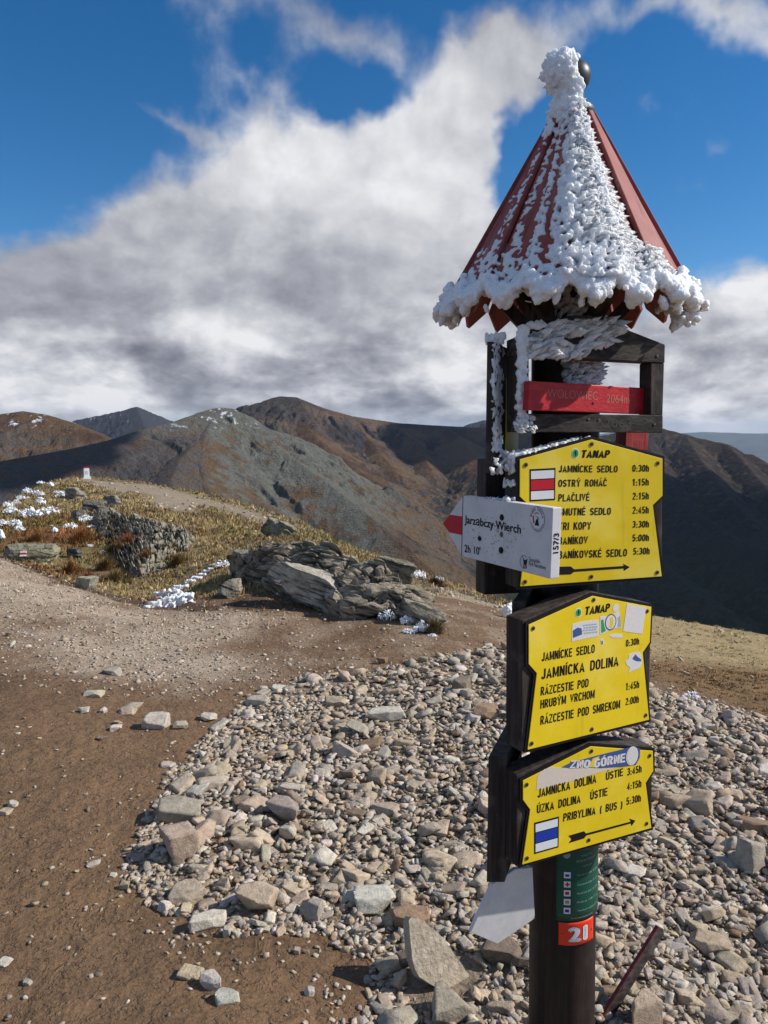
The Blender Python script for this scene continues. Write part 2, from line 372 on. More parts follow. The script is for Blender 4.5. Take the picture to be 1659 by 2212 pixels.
    Z2 += hz * np.exp(-((R2 - 27000) / 3600) ** 2) + 620 * np.exp(-((R2 - 18500) / 2200) ** 2) * (0.8 + fbm2(X2 / 4000 + 7, Y2 / 4000, 4)) * 0.8
    me2 = mesh_np('distant_hills', np.stack([X2, Y2, Z2], -1).reshape(-1, 3), grid_quads(*X2.shape), smooth=True)
    def f2(g, p):
        n = g.noise(g.pos(), 0.0012, 6, 0.6)
        g.put(p.inputs['Base Color'], g.ramp(n, [(0.35, (.03, .045, .03)), (0.6, (.10, .105, .06))])); p.inputs['Roughness'].default_value = 1
        p.inputs['Specular IOR Level'].default_value = 0.0
    link('distant_hills', me2, material('distant_cover', f2), kind='structure')
build_mountains()
# unseen opaque clouds added up-sun of the ridges to shade valley and slopes
def shade_cloud(c, rx, ry, rz, seed):
    rs = np.random.RandomState(seed); bm = bmesh.new(); bmesh.ops.create_icosphere(bm, subdivisions=5, radius=1.0)
    v = np.array([q.co for q in bm.verts]); f = np.array([[w.index for w in q.verts] for q in bm.faces]); bm.free()
    o = rs.uniform(0, 90, 3); s = 1.7
    n = fbm2(v[:, 0] * s + o[0] + .4 * v[:, 2] * s, v[:, 1] * s + o[1] - .4 * v[:, 2] * s, 5, .55); n2 = 1 - np.abs(fbm2(v[:, 0] * 3.3 + o[2] - v[:, 2], v[:, 1] * 3.3 + v[:, 2] * 1.7, 4)) * 2
    q = v * (1 + .45 * n + .12 * n2)[:, None]; q[:, 2] = np.where(q[:, 2] < 0, q[:, 2] * .35, q[:, 2])
    me = mesh_np('shade_cloud', q * np.array([rx, ry, rz]), tris=f, smooth=True)
    o_ = link('shade_cloud', me, MATS.get('shade_cloud_white') or material('shade_cloud_white', lambda g, p: (p.inputs['Base Color'].__setattr__('default_value', (.85, .86, .88, 1)), p.inputs['Roughness'].__setattr__('default_value', 1.0), p.inputs['Specular IOR Level'].__setattr__('default_value', 0.0))), kind='structure'); o_.location = c
def over(x, y, z, height): t = (height - z) / sun_dir[2]; return (x + sun_dir[0] * t, y + sun_dir[1] * t, height)
shade_cloud(over(640, 1480, -360, 1250), 360, 640, 130, 1)
shade_cloud(over(300, 2330, -20, 1300), 270, 330, 100, 2)
shade_cloud(over(-600, 1010, -90, 1150), 140, 190, 70, 3)

# ------------------------------------------------------------------ near ground: the summit plateau and the hill behind it
CTRL = [  # (u, v, distance)
    (0, 1205, 11.2), (75, 1232, 10.2), (150, 1262, 9.3), (230, 1288, 8.7), (330, 1312, 8.2), (450, 1318, 8.0), (-120, 1180, 12.0),
    (0, 1350, 7.0), (0, 1500, 5.1), (300, 1400, 6.45), (600, 1400, 6.5), (600, 1330, 7.6), (800, 1400, 6.5), (1000, 1400, 6.5), (300, 1700, 3.95), (900, 1700, 3.95), (1500, 1700, 3.95),
    (1500, 2000, 2.85), (300, 2000, 2.85), (900, 2000, 2.85), (0, 1800, 3.5), (1659, 1800, 3.5), (900, 2300, 2.2), (0, 2300, 2.2), (1659, 2300, 2.2), (-300, 1700, 4), (-300, 1400, 6.5), (1900, 1700, 3.9),
    # hollow
    (-60, 1225, 12.6), (60, 1228, 12.2), (150, 1255, 11.0), (250, 1275, 10.2), (330, 1290, 9.6), (430, 1268, 9.9), (520, 1225, 10.4), (430, 1230, 11.6), (330, 1245, 12.0), (200, 1220, 13.5), (60, 1195, 14.0), (-100, 1180, 15),
    # far side: rocky bank and hill
    (380, 1160, 15.0), (280, 1140, 16.5), (200, 1150, 16.5), (100, 1150, 16.0), (0, 1160, 16), (500, 1160, 15.0), (600, 1165, 14.0), (660, 1175, 13.0),
    (350, 1095, 23), (250, 1085, 27), (150, 1085, 26), (50, 1100, 23), (-60, 1120, 22), (450, 1110, 23), (550, 1130, 20), (640, 1150, 17),
    (300, 1058, 34), (200, 1050, 38), (120, 1052, 34), (50, 1075, 28), (400, 1082, 31),
    # skyline
    (-250, 1180, 22), (-120, 1140, 23), (0, 1098, 25), (60, 1064, 32), (110, 1040, 40), (160, 1031, 45), (215, 1032, 46), (300, 1042, 44), (420, 1062, 39), (500, 1080, 34), (560, 1099, 29), (650, 1132, 22), (720, 1166, 16.5),
    (800, 1198, 14.5), (900, 1235, 13.2), (1000, 1268, 12.4), (1090, 1298, 11.8), (1250, 1318, 11.4), (1405, 1326, 11.2), (1500, 1345, 10.6), (1659, 1372, 10.0), (1850, 1400, 9.5), (2100, 1430, 9.2),
    # outcrop floor and the path beyond it
    (520, 1300, 8.3), (700, 1300, 8.6), (700, 1240, 10.2), (850, 1270, 9.8), (950, 1370, 6.9), (800, 1345, 7.3), (1000, 1300, 9.2), (1060, 1330, 8.4), (1060, 1385, 6.9),
    (1420, 1420, 7.3), (1600, 1450, 6.9), (1420, 1490, 5.5), (1659, 1545, 5.0), (1200, 1450, 5.9), (1800, 1500, 6.0),
]
SKY = [(-400, 21), (-250, 22), (-120, 23), (0, 25), (60, 32), (110, 40), (160, 45), (215, 46), (300, 44), (420, 39), (500, 34), (560, 29), (650, 22), (720, 16.5), (800, 14.5), (900, 13.2), (1000, 12.4), (1090, 11.8), (1250, 11.4), (1405, 11.2), (1500, 10.6), (1659, 10.0), (1850, 9.5), (2100, 9.2)]
def _uy(x, y):
    return np.clip(x / np.maximum(y, 0.3), -0.75, 0.75) * 2.2, np.log(np.clip(y, 1.4, 60))
KD = 1.08
_cp = np.array([at(u, v, d * KD) for u, v, d in CTRL])
for yy in (1.4, 1.8):
    _cp = np.vstack([_cp, [[x * yy, yy, EYE * (1 - KD)] for x in (-.7, -.4, -.15, .15, .4, .7)]])
_ca, _cb = _uy(_cp[:, 0], _cp[:, 1])
def _tps(d2): return 0.5 * d2 * np.log(d2 + 1e-9)
_n = len(_cp)
_K = _tps((_ca[:, None] - _ca) ** 2 + (_cb[:, None] - _cb) ** 2) + np.eye(_n) * 0.004
_Q = np.stack([np.ones(_n), _ca, _cb], 1)
_M = np.block([[_K, _Q], [_Q.T, np.zeros((3, 3))]])
_W = np.linalg.solve(_M, np.concatenate([_cp[:, 2], np.zeros(3)]))
_su = np.array([(p[0] - 829.5) / 1659 for p in SKY]); _sy = np.array([p[1] * KD for p in SKY])
def ground_z(x, y, rough=True):
    """height of the near ground at world x, y (arrays)"""
    x = np.asarray(x, float); y = np.asarray(y, float); shp = x.shape; x = x.ravel(); y = y.ravel()
    q = np.clip(x / np.maximum(y, 0.3), -1, 1)
    ysk = np.interp(q, _su, _sy)
    yc = np.minimum(y, ysk)
    a, b = _uy(q * yc, yc)
    z = np.empty(len(x))
    for s in range(0, len(x), 40000):
        e = slice(s, s + 40000)
        z[e] = _tps((a[e, None] - _ca) ** 2 + (b[e, None] - _cb) ** 2) @ _W[:_n] + _W[_n] + _W[_n + 1] * a[e] + _W[_n + 2] * b[e]
    z = np.where(y < 1.5, z * np.clip((y + 0.2) / 1.7, 0, 1), z)
    t = np.maximum(y - ysk, 0)
    z -= 0.36 * t + 0.02 * np.minimum(t, 12) ** 2 + np.maximum(t - 12, 0) * 0.35
    lat = np.maximum(np.abs(x) - 0.75 * np.maximum(y, 6) - 4, 0); z -= 0.06 * lat ** 1.25
    z -= 0.03 * np.maximum(-y - 4, 0) ** 1.3
    if rough:
        d = np.hypot(x, y)
        z += 0.010 * fbm2(x * 2.1, y * 2.1, 4) + 0.05 * fbm2(x * .45 + 3, y * .45, 3) * np.clip((d - 6) / 5, 0, 1) * np.clip(d / 20, .4, 1.6) + 0.0045 * fbm2(x * 11, y * 11, 3)
    return z.reshape(shp)
def gz(x, y): return float(ground_z(np.array([x]), np.array([y]))[0])
def hit(u, v, ymax=78.0):
    """where the line of sight through (u, v) meets the near ground"""
    d = ray(u, v); ts = np.geomspace(1.2, ymax, 420)
    P = CAM[None] + d[None] * (ts / d[1])[:, None]
    z = ground_z(P[:, 0], P[:, 1]); below = np.nonzero(P[:, 2] < z)[0]
    if len(below) == 0: return P[-1]
    k = max(below[0], 1); f0 = P[k - 1, 2] - z[k - 1]; f1 = P[k, 2] - z[k]
    t = f0 / (f0 - f1); p = P[k - 1] + (P[k] - P[k - 1]) * t; p[2] = gz(p[0], p[1]); return p
def poly_world(pts): return np.array([hit(u, v)[:2] for u, v in pts])
def in_poly(x, y, P):
    r = np.zeros(x.shape, bool); j = len(P) - 1
    for i in range(len(P)):
        xi, yi = P[i]; xj, yj = P[j]
        c = ((yi > y) != (yj > y)) & (x < (xj - xi) * (y - yi) / (yj - yi + 1e-12) + xi); r ^= c; j = i
    return r
def poly_dist(x, y, P):
    """signed distance, positive inside"""
    best = np.full(x.shape, 1e9)
    for i in range(len(P)):
        a = P[i - 1]; b = P[i]; ab = b - a; L2 = ab @ ab + 1e-12
        t = np.clip(((x - a[0]) * ab[0] + (y - a[1]) * ab[1]) / L2, 0, 1)
        best = np.minimum(best, np.hypot(x - a[0] - t * ab[0], y - a[1] - t * ab[1]))
    return np.where(in_poly(x, y, P), best, -best)
SCREE = poly_world([(860, 2330), (800, 2212), (830, 2150), (800, 2090), (745, 2050), (690, 1990), (560, 2000), (480, 2012), (420, 1990), (340, 1940), (285, 1895), (290, 1800), (345, 1745), (385, 1690), (450, 1610), (505, 1545), (570, 1490), (700, 1455), (860, 1440), (1000, 1405), (1100, 1392), (1250, 1420), (1405, 1485), (1659, 1553), (1900, 1600), (2400, 1800), (2500, 2330)])
SCREE[0] = (0.05, 1.4); SCREE[-1] = (4.5, 1.3)
PALE = poly_world([(-300, 1170), (0, 1208), (150, 1266), (300, 1314), (480, 1322), (600, 1335), (520, 1370), (430, 1400), (560, 1440), (480, 1470), (300, 1462), (150, 1440), (60, 1400), (0, 1330), (-300, 1300)])
HILLPATH = poly_world([(180, 1036), (330, 1048), (440, 1078), (560, 1108), (640, 1142), (600, 1140), (500, 1108), (430, 1090), (400, 1110), (330, 1095), (330, 1070), (240, 1060)])
LEDGE = poly_world([(-300, 1172), (0, 1208), (150, 1266), (300, 1314), (480, 1322), (520, 1240), (600, 1180), (720, 1168), (1090, 1300), (1250, 1322), (1659, 1374), (2100, 1440), (2100, 1640), (1659, 1550), (1420, 1484), (1300, 1440), (1100, 1390), (990, 1360), (900, 1330), (760, 1350), (640, 1330), (500, 1320)])
def ground_cover(X, Y):
    Yk = Y / KD
    wob = 0.10 * fbm2(X * 2.2, Y * 2.2, 4) + 0.05 * fbm2(X * 9, Y * 9, 3)
    sd = poly_dist(X, Y, SCREE) + wob * 1.3
    pd = poly_dist(X, Y, PALE) + 3.0 * wob
    hd = poly_dist(X, Y, HILLPATH) + 4 * wob
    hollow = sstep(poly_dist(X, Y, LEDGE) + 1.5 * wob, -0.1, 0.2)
    far = (Yk > np.interp(X / np.maximum(Y, .3), [-.8, -.5, -.32, -.2, .0, .16, .35, .5, .8], [11, 11.2, 8.8, 8.6, 9.5, 9.4, 5.9, 5.1, 5.1]) + 4 * wob)
    def c(*a): return np.array(a)
    def lerp(a, b, t): return a + (b - a) * t[..., None]
    n1 = fbm2(X / 2.3, Y / 2.3, 5); n2 = fbm2(X / .5 + 7, Y / .5, 4, .6); n0 = fbm2(X / 7 + 3, Y / 7, 4)
    mud = c(.190, .116, .063); damp = c(.128, .074, .040); pale = c(.440, .355, .265); grass = c(.250, .184, .088); red = c(.17, .068, .026); gdirt = c(.330, .265, .190); ggreen = c(.13, .12, .035)
    col = lerp(np.broadcast_to(mud, X.shape + (3,)), damp, sstep(n1 + .4 * n2, -.1, .5) * 0.6)
    palem = sstep(pd, -0.5, 0.35) * sstep(n1 + .7 * n2, -0.75, 0.05)
    band = sstep(Yk, 5.4, 6.2) * (1 - sstep(Yk, 8.5, 9)) * sstep(X / np.maximum(Y, .3), -.25, -.1) * sstep(n2 + .6 * n1, -.1, .4) * .4
    col = lerp(col, pale, np.maximum(palem, band) * 0.85)
    col = lerp(col, gdirt * .8, sstep(sd, -0.02, 0.06) * .9)
    g = np.maximum(far.astype(float) * 1.0, 0)
    gcol = lerp(np.broadcast_to(grass, X.shape + (3,)), grass * c(.62, .60, .62), sstep(n1, -.2, .4))
    q = X / np.maximum(Y, .3)
    gcol = lerp(gcol, red, sstep(n0 + .5 * n1 - 0.02, -.05, .3) * sstep(-q, .16, .24) * (1 - sstep(Yk, 17, 24)) * .85)
    gcol = lerp(gcol, ggreen, sstep(n0 - .3 * n1, .1, .35) * .5)
    path_r = sstep(q, 0.02, 0.10) * (1 - sstep(q, .22, .3)) * (1 - sstep(Y - np.interp(q, _su, _sy), -2.2, -0.8))      # dirt between outcrop and post
    gcol = lerp(gcol, gdirt, path_r * sstep(n2 + n1, -.6, 0) * .85)
    gcol = lerp(gcol, gdirt * .95, sstep(hd, -.6, .5) * .9)
    right = sstep(q, .3, .36)
    gcol = lerp(gcol, c(.365, .275, .140), right * .88)
    gcol = lerp(gcol, c(.16, .085, .035), right * (1 - sstep(Yk, 6.6, 7.8)) * .8)
    col = np.where(g[..., None] > 0.5, gcol, col)
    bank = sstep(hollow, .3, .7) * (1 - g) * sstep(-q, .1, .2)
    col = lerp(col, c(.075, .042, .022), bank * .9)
    return dict(col=col * (1 + .12 * n2[..., None]), mud=1 - np.clip(palem + g + sstep(sd, -.05, .05), 0, 1), grassy=g * (1 - sstep(hd, -.8, .2)) * (1 - path_r * .97), scree=sd, pale=palem, far=g)
def build_ground():
    azs = np.concatenate([np.linspace(-180, -36, 70)[:-1], np.linspace(-36, 36, 760), np.linspace(36, 180, 70)[1:]])
    rs = np.concatenate([[0.02], np.geomspace(0.5, 140, 620)])
    A, RR = np.meshgrid(np.radians(azs), rs, indexing='ij'); X = RR * np.sin(A); Y = RR * np.cos(A)
    Z = ground_z(X, Y)
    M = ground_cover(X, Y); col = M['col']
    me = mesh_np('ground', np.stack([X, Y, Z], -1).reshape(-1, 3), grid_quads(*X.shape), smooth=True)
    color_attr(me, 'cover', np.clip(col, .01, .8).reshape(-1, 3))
    float_attr(me, 'mud', M['mud'].ravel())
    def f(g_, p):
        P = g_.pos(); cov = g_.attr('cover'); mudf = g_.attr('mud', 2)
        nf = g_.noise(P, 60, 5, .7); nm = g_.noise(P, 14, 5, .65); nl = g_.noise(P, 3.2, 4, .6)
        v = g_.voro(P, 55); v2 = g_.voro(P, 24)
        peb = g_.mul(g_.ss(v, .34, .22), g_.ss(nm, .50, .62))                # small pebbles scattered on the earth
        peb2 = g_.mul(g_.ss(v2, .30, .20), g_.ss(g_.noise(P, 9, 3, .6), .56, .64))
        pc = g_.m('MAXIMUM', peb, peb2, clamp=True)
        base = g_.mix(1.0, cov, g_.ramp(nf, [(.25, (.60, .60, .60)), (.72, (1.32, 1.30, 1.28))]), 'MULTIPLY')
        base = g_.mix(1.0, base, g_.ramp(nl, [(.3, (.84, .84, .84)), (.7, (1.16, 1.16, 1.16))]), 'MULTIPLY')
        base = g_.mix(g_.mul(g_.mul(g_.ss(g_.noise(P, 17, 4, .65, .6),   .58, .70), mudf), .25), base, (.070, .038, .020))
        base = g_.mix(g_.mul(pc, g_.lin(mudf, 0, 1, .75, .22)), base, (.34, .29, .225))
        g_.put(p.inputs['Base Color'], base)
        g_.put(p.inputs['Roughness'], g_.lin(mudf, 0, 1, .95, .78)); p.inputs['Specular IOR Level'].default_value = .25
        clod = g_.ss(g_.noise(P, 21, 4, .6, .8), .56, .66); trod = g_.noise(P, 6.5, 3, .5, 1.2)
        h = g_.add(g_.add(g_.add(g_.mul(nm, 1.0), g_.mul(nf, .35)), g_.mul(pc, .35)), g_.add(g_.mul(clod, .5), g_.mul(trod, 1.6)))
        g_.put(p.inputs['Normal'], g_.bump(h, .85, .022))
    link('ground', me, material('ground_cover', f), kind='structure')
build_ground()
# ------------------------------------------------------------------ materials of the signpost
def wood_mat(name, dark, light, axis=2, wear=0.35, rough=0.75):
    def f(g, p):
        x, y, z = g.xyz(g.obj())
        k = (9.0, 9.0, 9.0)
        st = [55.0, 55.0, 55.0]; st[axis] = 3.0
        v = g.cxyz(g.mul(x, st[0]), g.mul(y, st[1]), g.mul(z, st[2]))
        n = g.noise(v, 1.0, 5, 0.65, 0.3); n2 = g.noise(g.obj(), 14, 4, 0.6); n3 = g.noise(v, 3.0, 3, .6)
        c = g.mix(g.ss(n, .38, .66), dark, light)
        c = g.mix(g.mul(g.ss(n2, .50, .72), wear), c, tuple(min(1, a * 2.2 + .03) for a in light))
        c = g.mix(g.mul(g.ss(n3, .60, .70), .5), c, tuple(a * .35 for a in dark))
        g.put(p.inputs['Base Color'], c); p.inputs['Roughness'].default_value = rough
        g.put(p.inputs['Normal'], g.bump(g.add(n, n3), .35, .003))
    return material(name, f)
M_post = wood_mat('stained_post_wood', (.012, .007, .006), (.030, .018, .014), 2, .15, .6)
M_board = wood_mat('weathered_board_wood', (.022, .015, .012), (.060, .045, .038), 2, .35)
M_rail = wood_mat('weathered_rail_wood', (.026, .020, .017), (.085, .070, .060), 0, .40)
def _redplank(g, p):
    x, y, z = g.xyz(g.obj())
    at_ = g.attr('lane', 2)
    v = g.cxyz(g.mul(at_, 60.0), g.mul(z, 5.0), g.mul(x, 8.0))
    n = g.noise(v, 1.0, 5, .7, .2); n2 = g.noise(g.obj(), 9, 5, .65)
    c = g.mix(g.ss(n2, .3, .7), (.250, .050, .042), (.330, .092, .078))
    c = g.mix(g.mul(g.ss(n, .56, .70), .75), c, (.40, .26, .21))
    c = g.mix(g.mul(g.ss(n, .44, .34), .6), c, (.085, .018, .017))
    g.put(p.inputs['Base Color'], c); p.inputs['Roughness'].default_value = .6
    g.put(p.inputs['Normal'], g.bump(n, .5, .004))
M_redplank = material('faded_red_planks', _redplank)
M_redboard = wood_mat('red_painted_board', (.42, .014, .020), (.52, .022, .028), 0, .10, .45)
M_redtrim = wood_mat('red_painted_edge', (.30, .030, .030), (.42, .06, .05), 2, .2, .55)
def _yellow(g, p):
    o = g.obj(); n = g.noise(o, 7, 4, .6); n2 = g.noise(o, 55, 4, .7); n3 = g.noise(o, 160, 2, .6)
    c = g.mix(g.ss(n, .3, .7), (.78, .56, .010), (.86, .63, .020))
    c = g.mix(g.mul(g.ss(n2, .60, .75), .35), c, (.50, .36, .03))
    c = g.mix(g.mul(g.ss(n3, .70, .78), .5), c, (.22, .17, .05))
    x, y, z = g.xyz(o); run = g.noise(g.cxyz(g.mul(x, 45.0), g.mul(y, 45.0), g.mul(z, 3.0)), 1.0, 4, .65)
    c = g.mix(g.mul(g.ss(run, .58, .74), .30), c, (.42, .30, .05))
    c = g.mix(g.mul(g.ss(g.noise(o, 3.5, 4, .6), .50, .68), .35), c, (.86, .72, .20))
    g.put(p.inputs['Base Color'], c); p.inputs['Roughness'].default_value = .42; p.inputs['Specular IOR Level'].default_value = .35
M_yellow = material('yellow_sign_paint', _yellow)
M_black = flat_mat('black_print', (.012, .009, .010), .55, .2, .3, 90)
M_white = flat_mat('white_print', (.74, .75, .78), .5, .3, .12, 60)
M_redp = flat_mat('red_print', (.52, .012, .025), .5, .3, .15, 60)
M_bluep = flat_mat('blue_print', (.012, .045, .36), .5, .3, .15, 60)
M_greenp = flat_mat('green_print', (.03, .33, .09), .5, .3, .2, 60)
M_purple = flat_mat('violet_print', (.14, .02, .16), .5, .3, .2, 60)
M_paper = flat_mat('white_sticker_paper', (.72, .68, .66), .7, .2, .18, 120)
M_cream = flat_mat('peeled_sticker_paper', (.70, .60, .50), .8, .2, .15, 80)
M_stick = flat_mat('faded_sticker_print', (.35, .45, .50), .7, .2, .4, 160)
M_stickb = flat_mat('blue_sticker_print', (.05, .10, .28), .6, .3, .3, 90)
M_screw = flat_mat('rusty_screw', (.13, .09, .055), .45, .6, .5, 200)
M_plateg = flat_mat('green_plate_paint', (.006, .075, .050), .35, .4, .15, 60)
M_platet = flat_mat('pale_green_print', (.28, .38, .32), .5, .3, .2, 120)
M_plater = flat_mat('orange_red_plate', (.80, .045, .012), .35, .4, .08, 60)
def _whitepaint(g, p):
    o = g.obj(); n = g.noise(o, 16, 5, .65); n2 = g.noise(o, 70, 4, .7)
    x, y, z = g.xyz(o)
    st = g.noise(g.cxyz(g.mul(x, 30.0), g.mul(y, 30.0), g.mul(z, 4.0)), 3.0, 4, .6)
    c = g.mix(g.ss(n, .3, .7), (.60, .60, .61), (.70, .70, .70))
    c = g.mix(g.mul(g.ss(n2, .62, .74), .55), c, (.20, .19, .18))
    c = g.mix(g.mul(g.ss(st, .60, .72), .25), c, (.36, .36, .36))
    g.put(p.inputs['Base Color'], c); p.inputs['Roughness'].default_value = .5
M_whitepaint = material('worn_white_paint', _whitepaint)
M_ball = flat_mat('lead_finial', (.030, .034, .034), .45, .5, .5, 30)
def _rime(g, p):
    o = g.obj(); n = g.noise(o, 120, 4, .7); n2 = g.noise(o, 34, 4, .6); n3 = g.voro(o, 150)
    g.put(p.inputs['Base Color'], g.mix(g.ss(n2, .3, .7), (.80, .83, .88), (.90, .91, .93)))
    p.inputs['Roughness'].default_value = .45; p.inputs['Specular IOR Level'].default_value = .35
    p.inputs['Subsurface Weight'].default_value = .8; p.inputs['Subsurface Radius'].default_value = (.9, .95, 1.0); p.inputs['Subsurface Scale'].default_value = .022
    g.put(p.inputs['Normal'], g.bump(g.add(n, g.mul(n3, .8)), .55, .006))
M_rime = material('rime_ice', _rime)

# ------------------------------------------------------------------ mesh builder for parts
class MB:
    def __init__(self): self.v = []; self.f = []; self.mi = []; self.n = 0; self.lane = []
    def add(self, verts, faces, mat=0, lane=0.0):
        verts = [tuple(map(float, q)) for q in verts]
        self.v += verts; self.f += [tuple(i + self.n for i in fc) for fc in faces]; self.mi += [mat] * len(faces); self.n += len(verts); self.lane += [lane] * len(verts)
    def prism(self, pts_a, pts_b, mat=0, lane=0.0, side_mat=None):
        n = len(pts_a)
        self.add(list(pts_a) + list(pts_b), [tuple(range(n)), tuple(range(2 * n - 1, n - 1, -1))], mat, lane)
        b = self.n - 2 * n
        self.f += [(b + i, b + i + n, b + (i + 1) % n + n, b + (i + 1) % n) for i in range(n)]; self.mi += [mat if side_mat is None else side_mat] * n
    def box(self, o, ex, ey, ez, mat=0):
        """box from corner o along three edge vectors"""
        o, ex, ey, ez = map(np.asarray, (o, ex, ey, ez))
        self.prism([o, o + ex, o + ex + ey, o + ey], [o + ez, o + ez + ex, o + ez + ex + ey, o + ez + ey], mat)
    def ball(self, c, r, seg=12, rings=8, mat=0):
        c = np.asarray(c); r = np.ones(3) * r
        vs = [c + r * (0, 0, 1)]
        for i in range(1, rings):
            a = pi * i / rings
            vs += [c + r * (sin(a) * cos(2 * pi * j / seg), sin(a) * sin(2 * pi * j / seg), cos(a)) for j in range(seg)]
        vs.append(c - r * (0, 0, 1)); L = len(vs) - 1; fs = []
        for j in range(seg): fs.append((0, 1 + j, 1 + (j + 1) % seg)); fs.append((L, L - seg + (j + 1) % seg, L - seg + j))
        for i in range(rings - 2):
            for j in range(seg):
                a = 1 + i * seg + j; b = 1 + i * seg + (j + 1) % seg; fs.append((a, a + seg, b + seg, b))
        self.add(vs, fs, mat)
    def mesh(self, name, mats, off=(0, 0, 0), smooth=False):
        me = bpy.data.meshes.new(name); off = np.asarray(off)
        me.from_pydata([tuple(np.asarray(q) - off) for q in self.v], [], self.f)
        for m in mats: me.materials.append(m)
        me.polygons.foreach_set('material_index', np.asarray(self.mi, np.int32))
        if smooth: me.polygons.foreach_set('use_smooth', np.ones(len(me.polygons), bool))
        float_attr(me, 'lane', self.lane); me.update()
        bm = bmesh.new(); bm.from_mesh(me); bmesh.ops.recalc_face_normals(bm, faces=bm.faces); bm.to_mesh(me); bm.free()
        return me

def text_geo(body, bold=0.0, shear=0.0):
    """vertices (x, y) and faces of a line of lettering, cap height 1"""
    cu = bpy.data.curves.new('lettering', 'FONT'); cu.body = body; cu.size = 1.0; cu.resolution_u = 3; cu.offset = min(bold, .004); cu.shear = shear
    o = bpy.data.objects.new('lettering', cu)
    me = o.to_mesh(); v = np.array([q.co[:2] for q in me.vertices]) if len(me.vertices) else np.zeros((0, 2)); f = [tuple(q.vertices) for q in me.polygons]
    o.to_mesh_clear(); bpy.data.objects.remove(o); bpy.data.curves.remove(cu)
    if bold > .008 and len(v):      # heavier strokes: the same letters laid over themselves a hair apart
        n = len(v); d = bold; V = []; F = []
        for k, (dx, dy) in enumerate(((-d, 0), (d, 0), (0, d * .6), (0, -d * .6))):
            V.append(v + (dx, dy)); F += [tuple(i + k * n for i in q) for q in f]
        v = np.concatenate(V); f = F
    return v, f
_cu = text_geo('H')[0]; CAPH = _cu[:, 1].max() - _cu[:, 1].min()

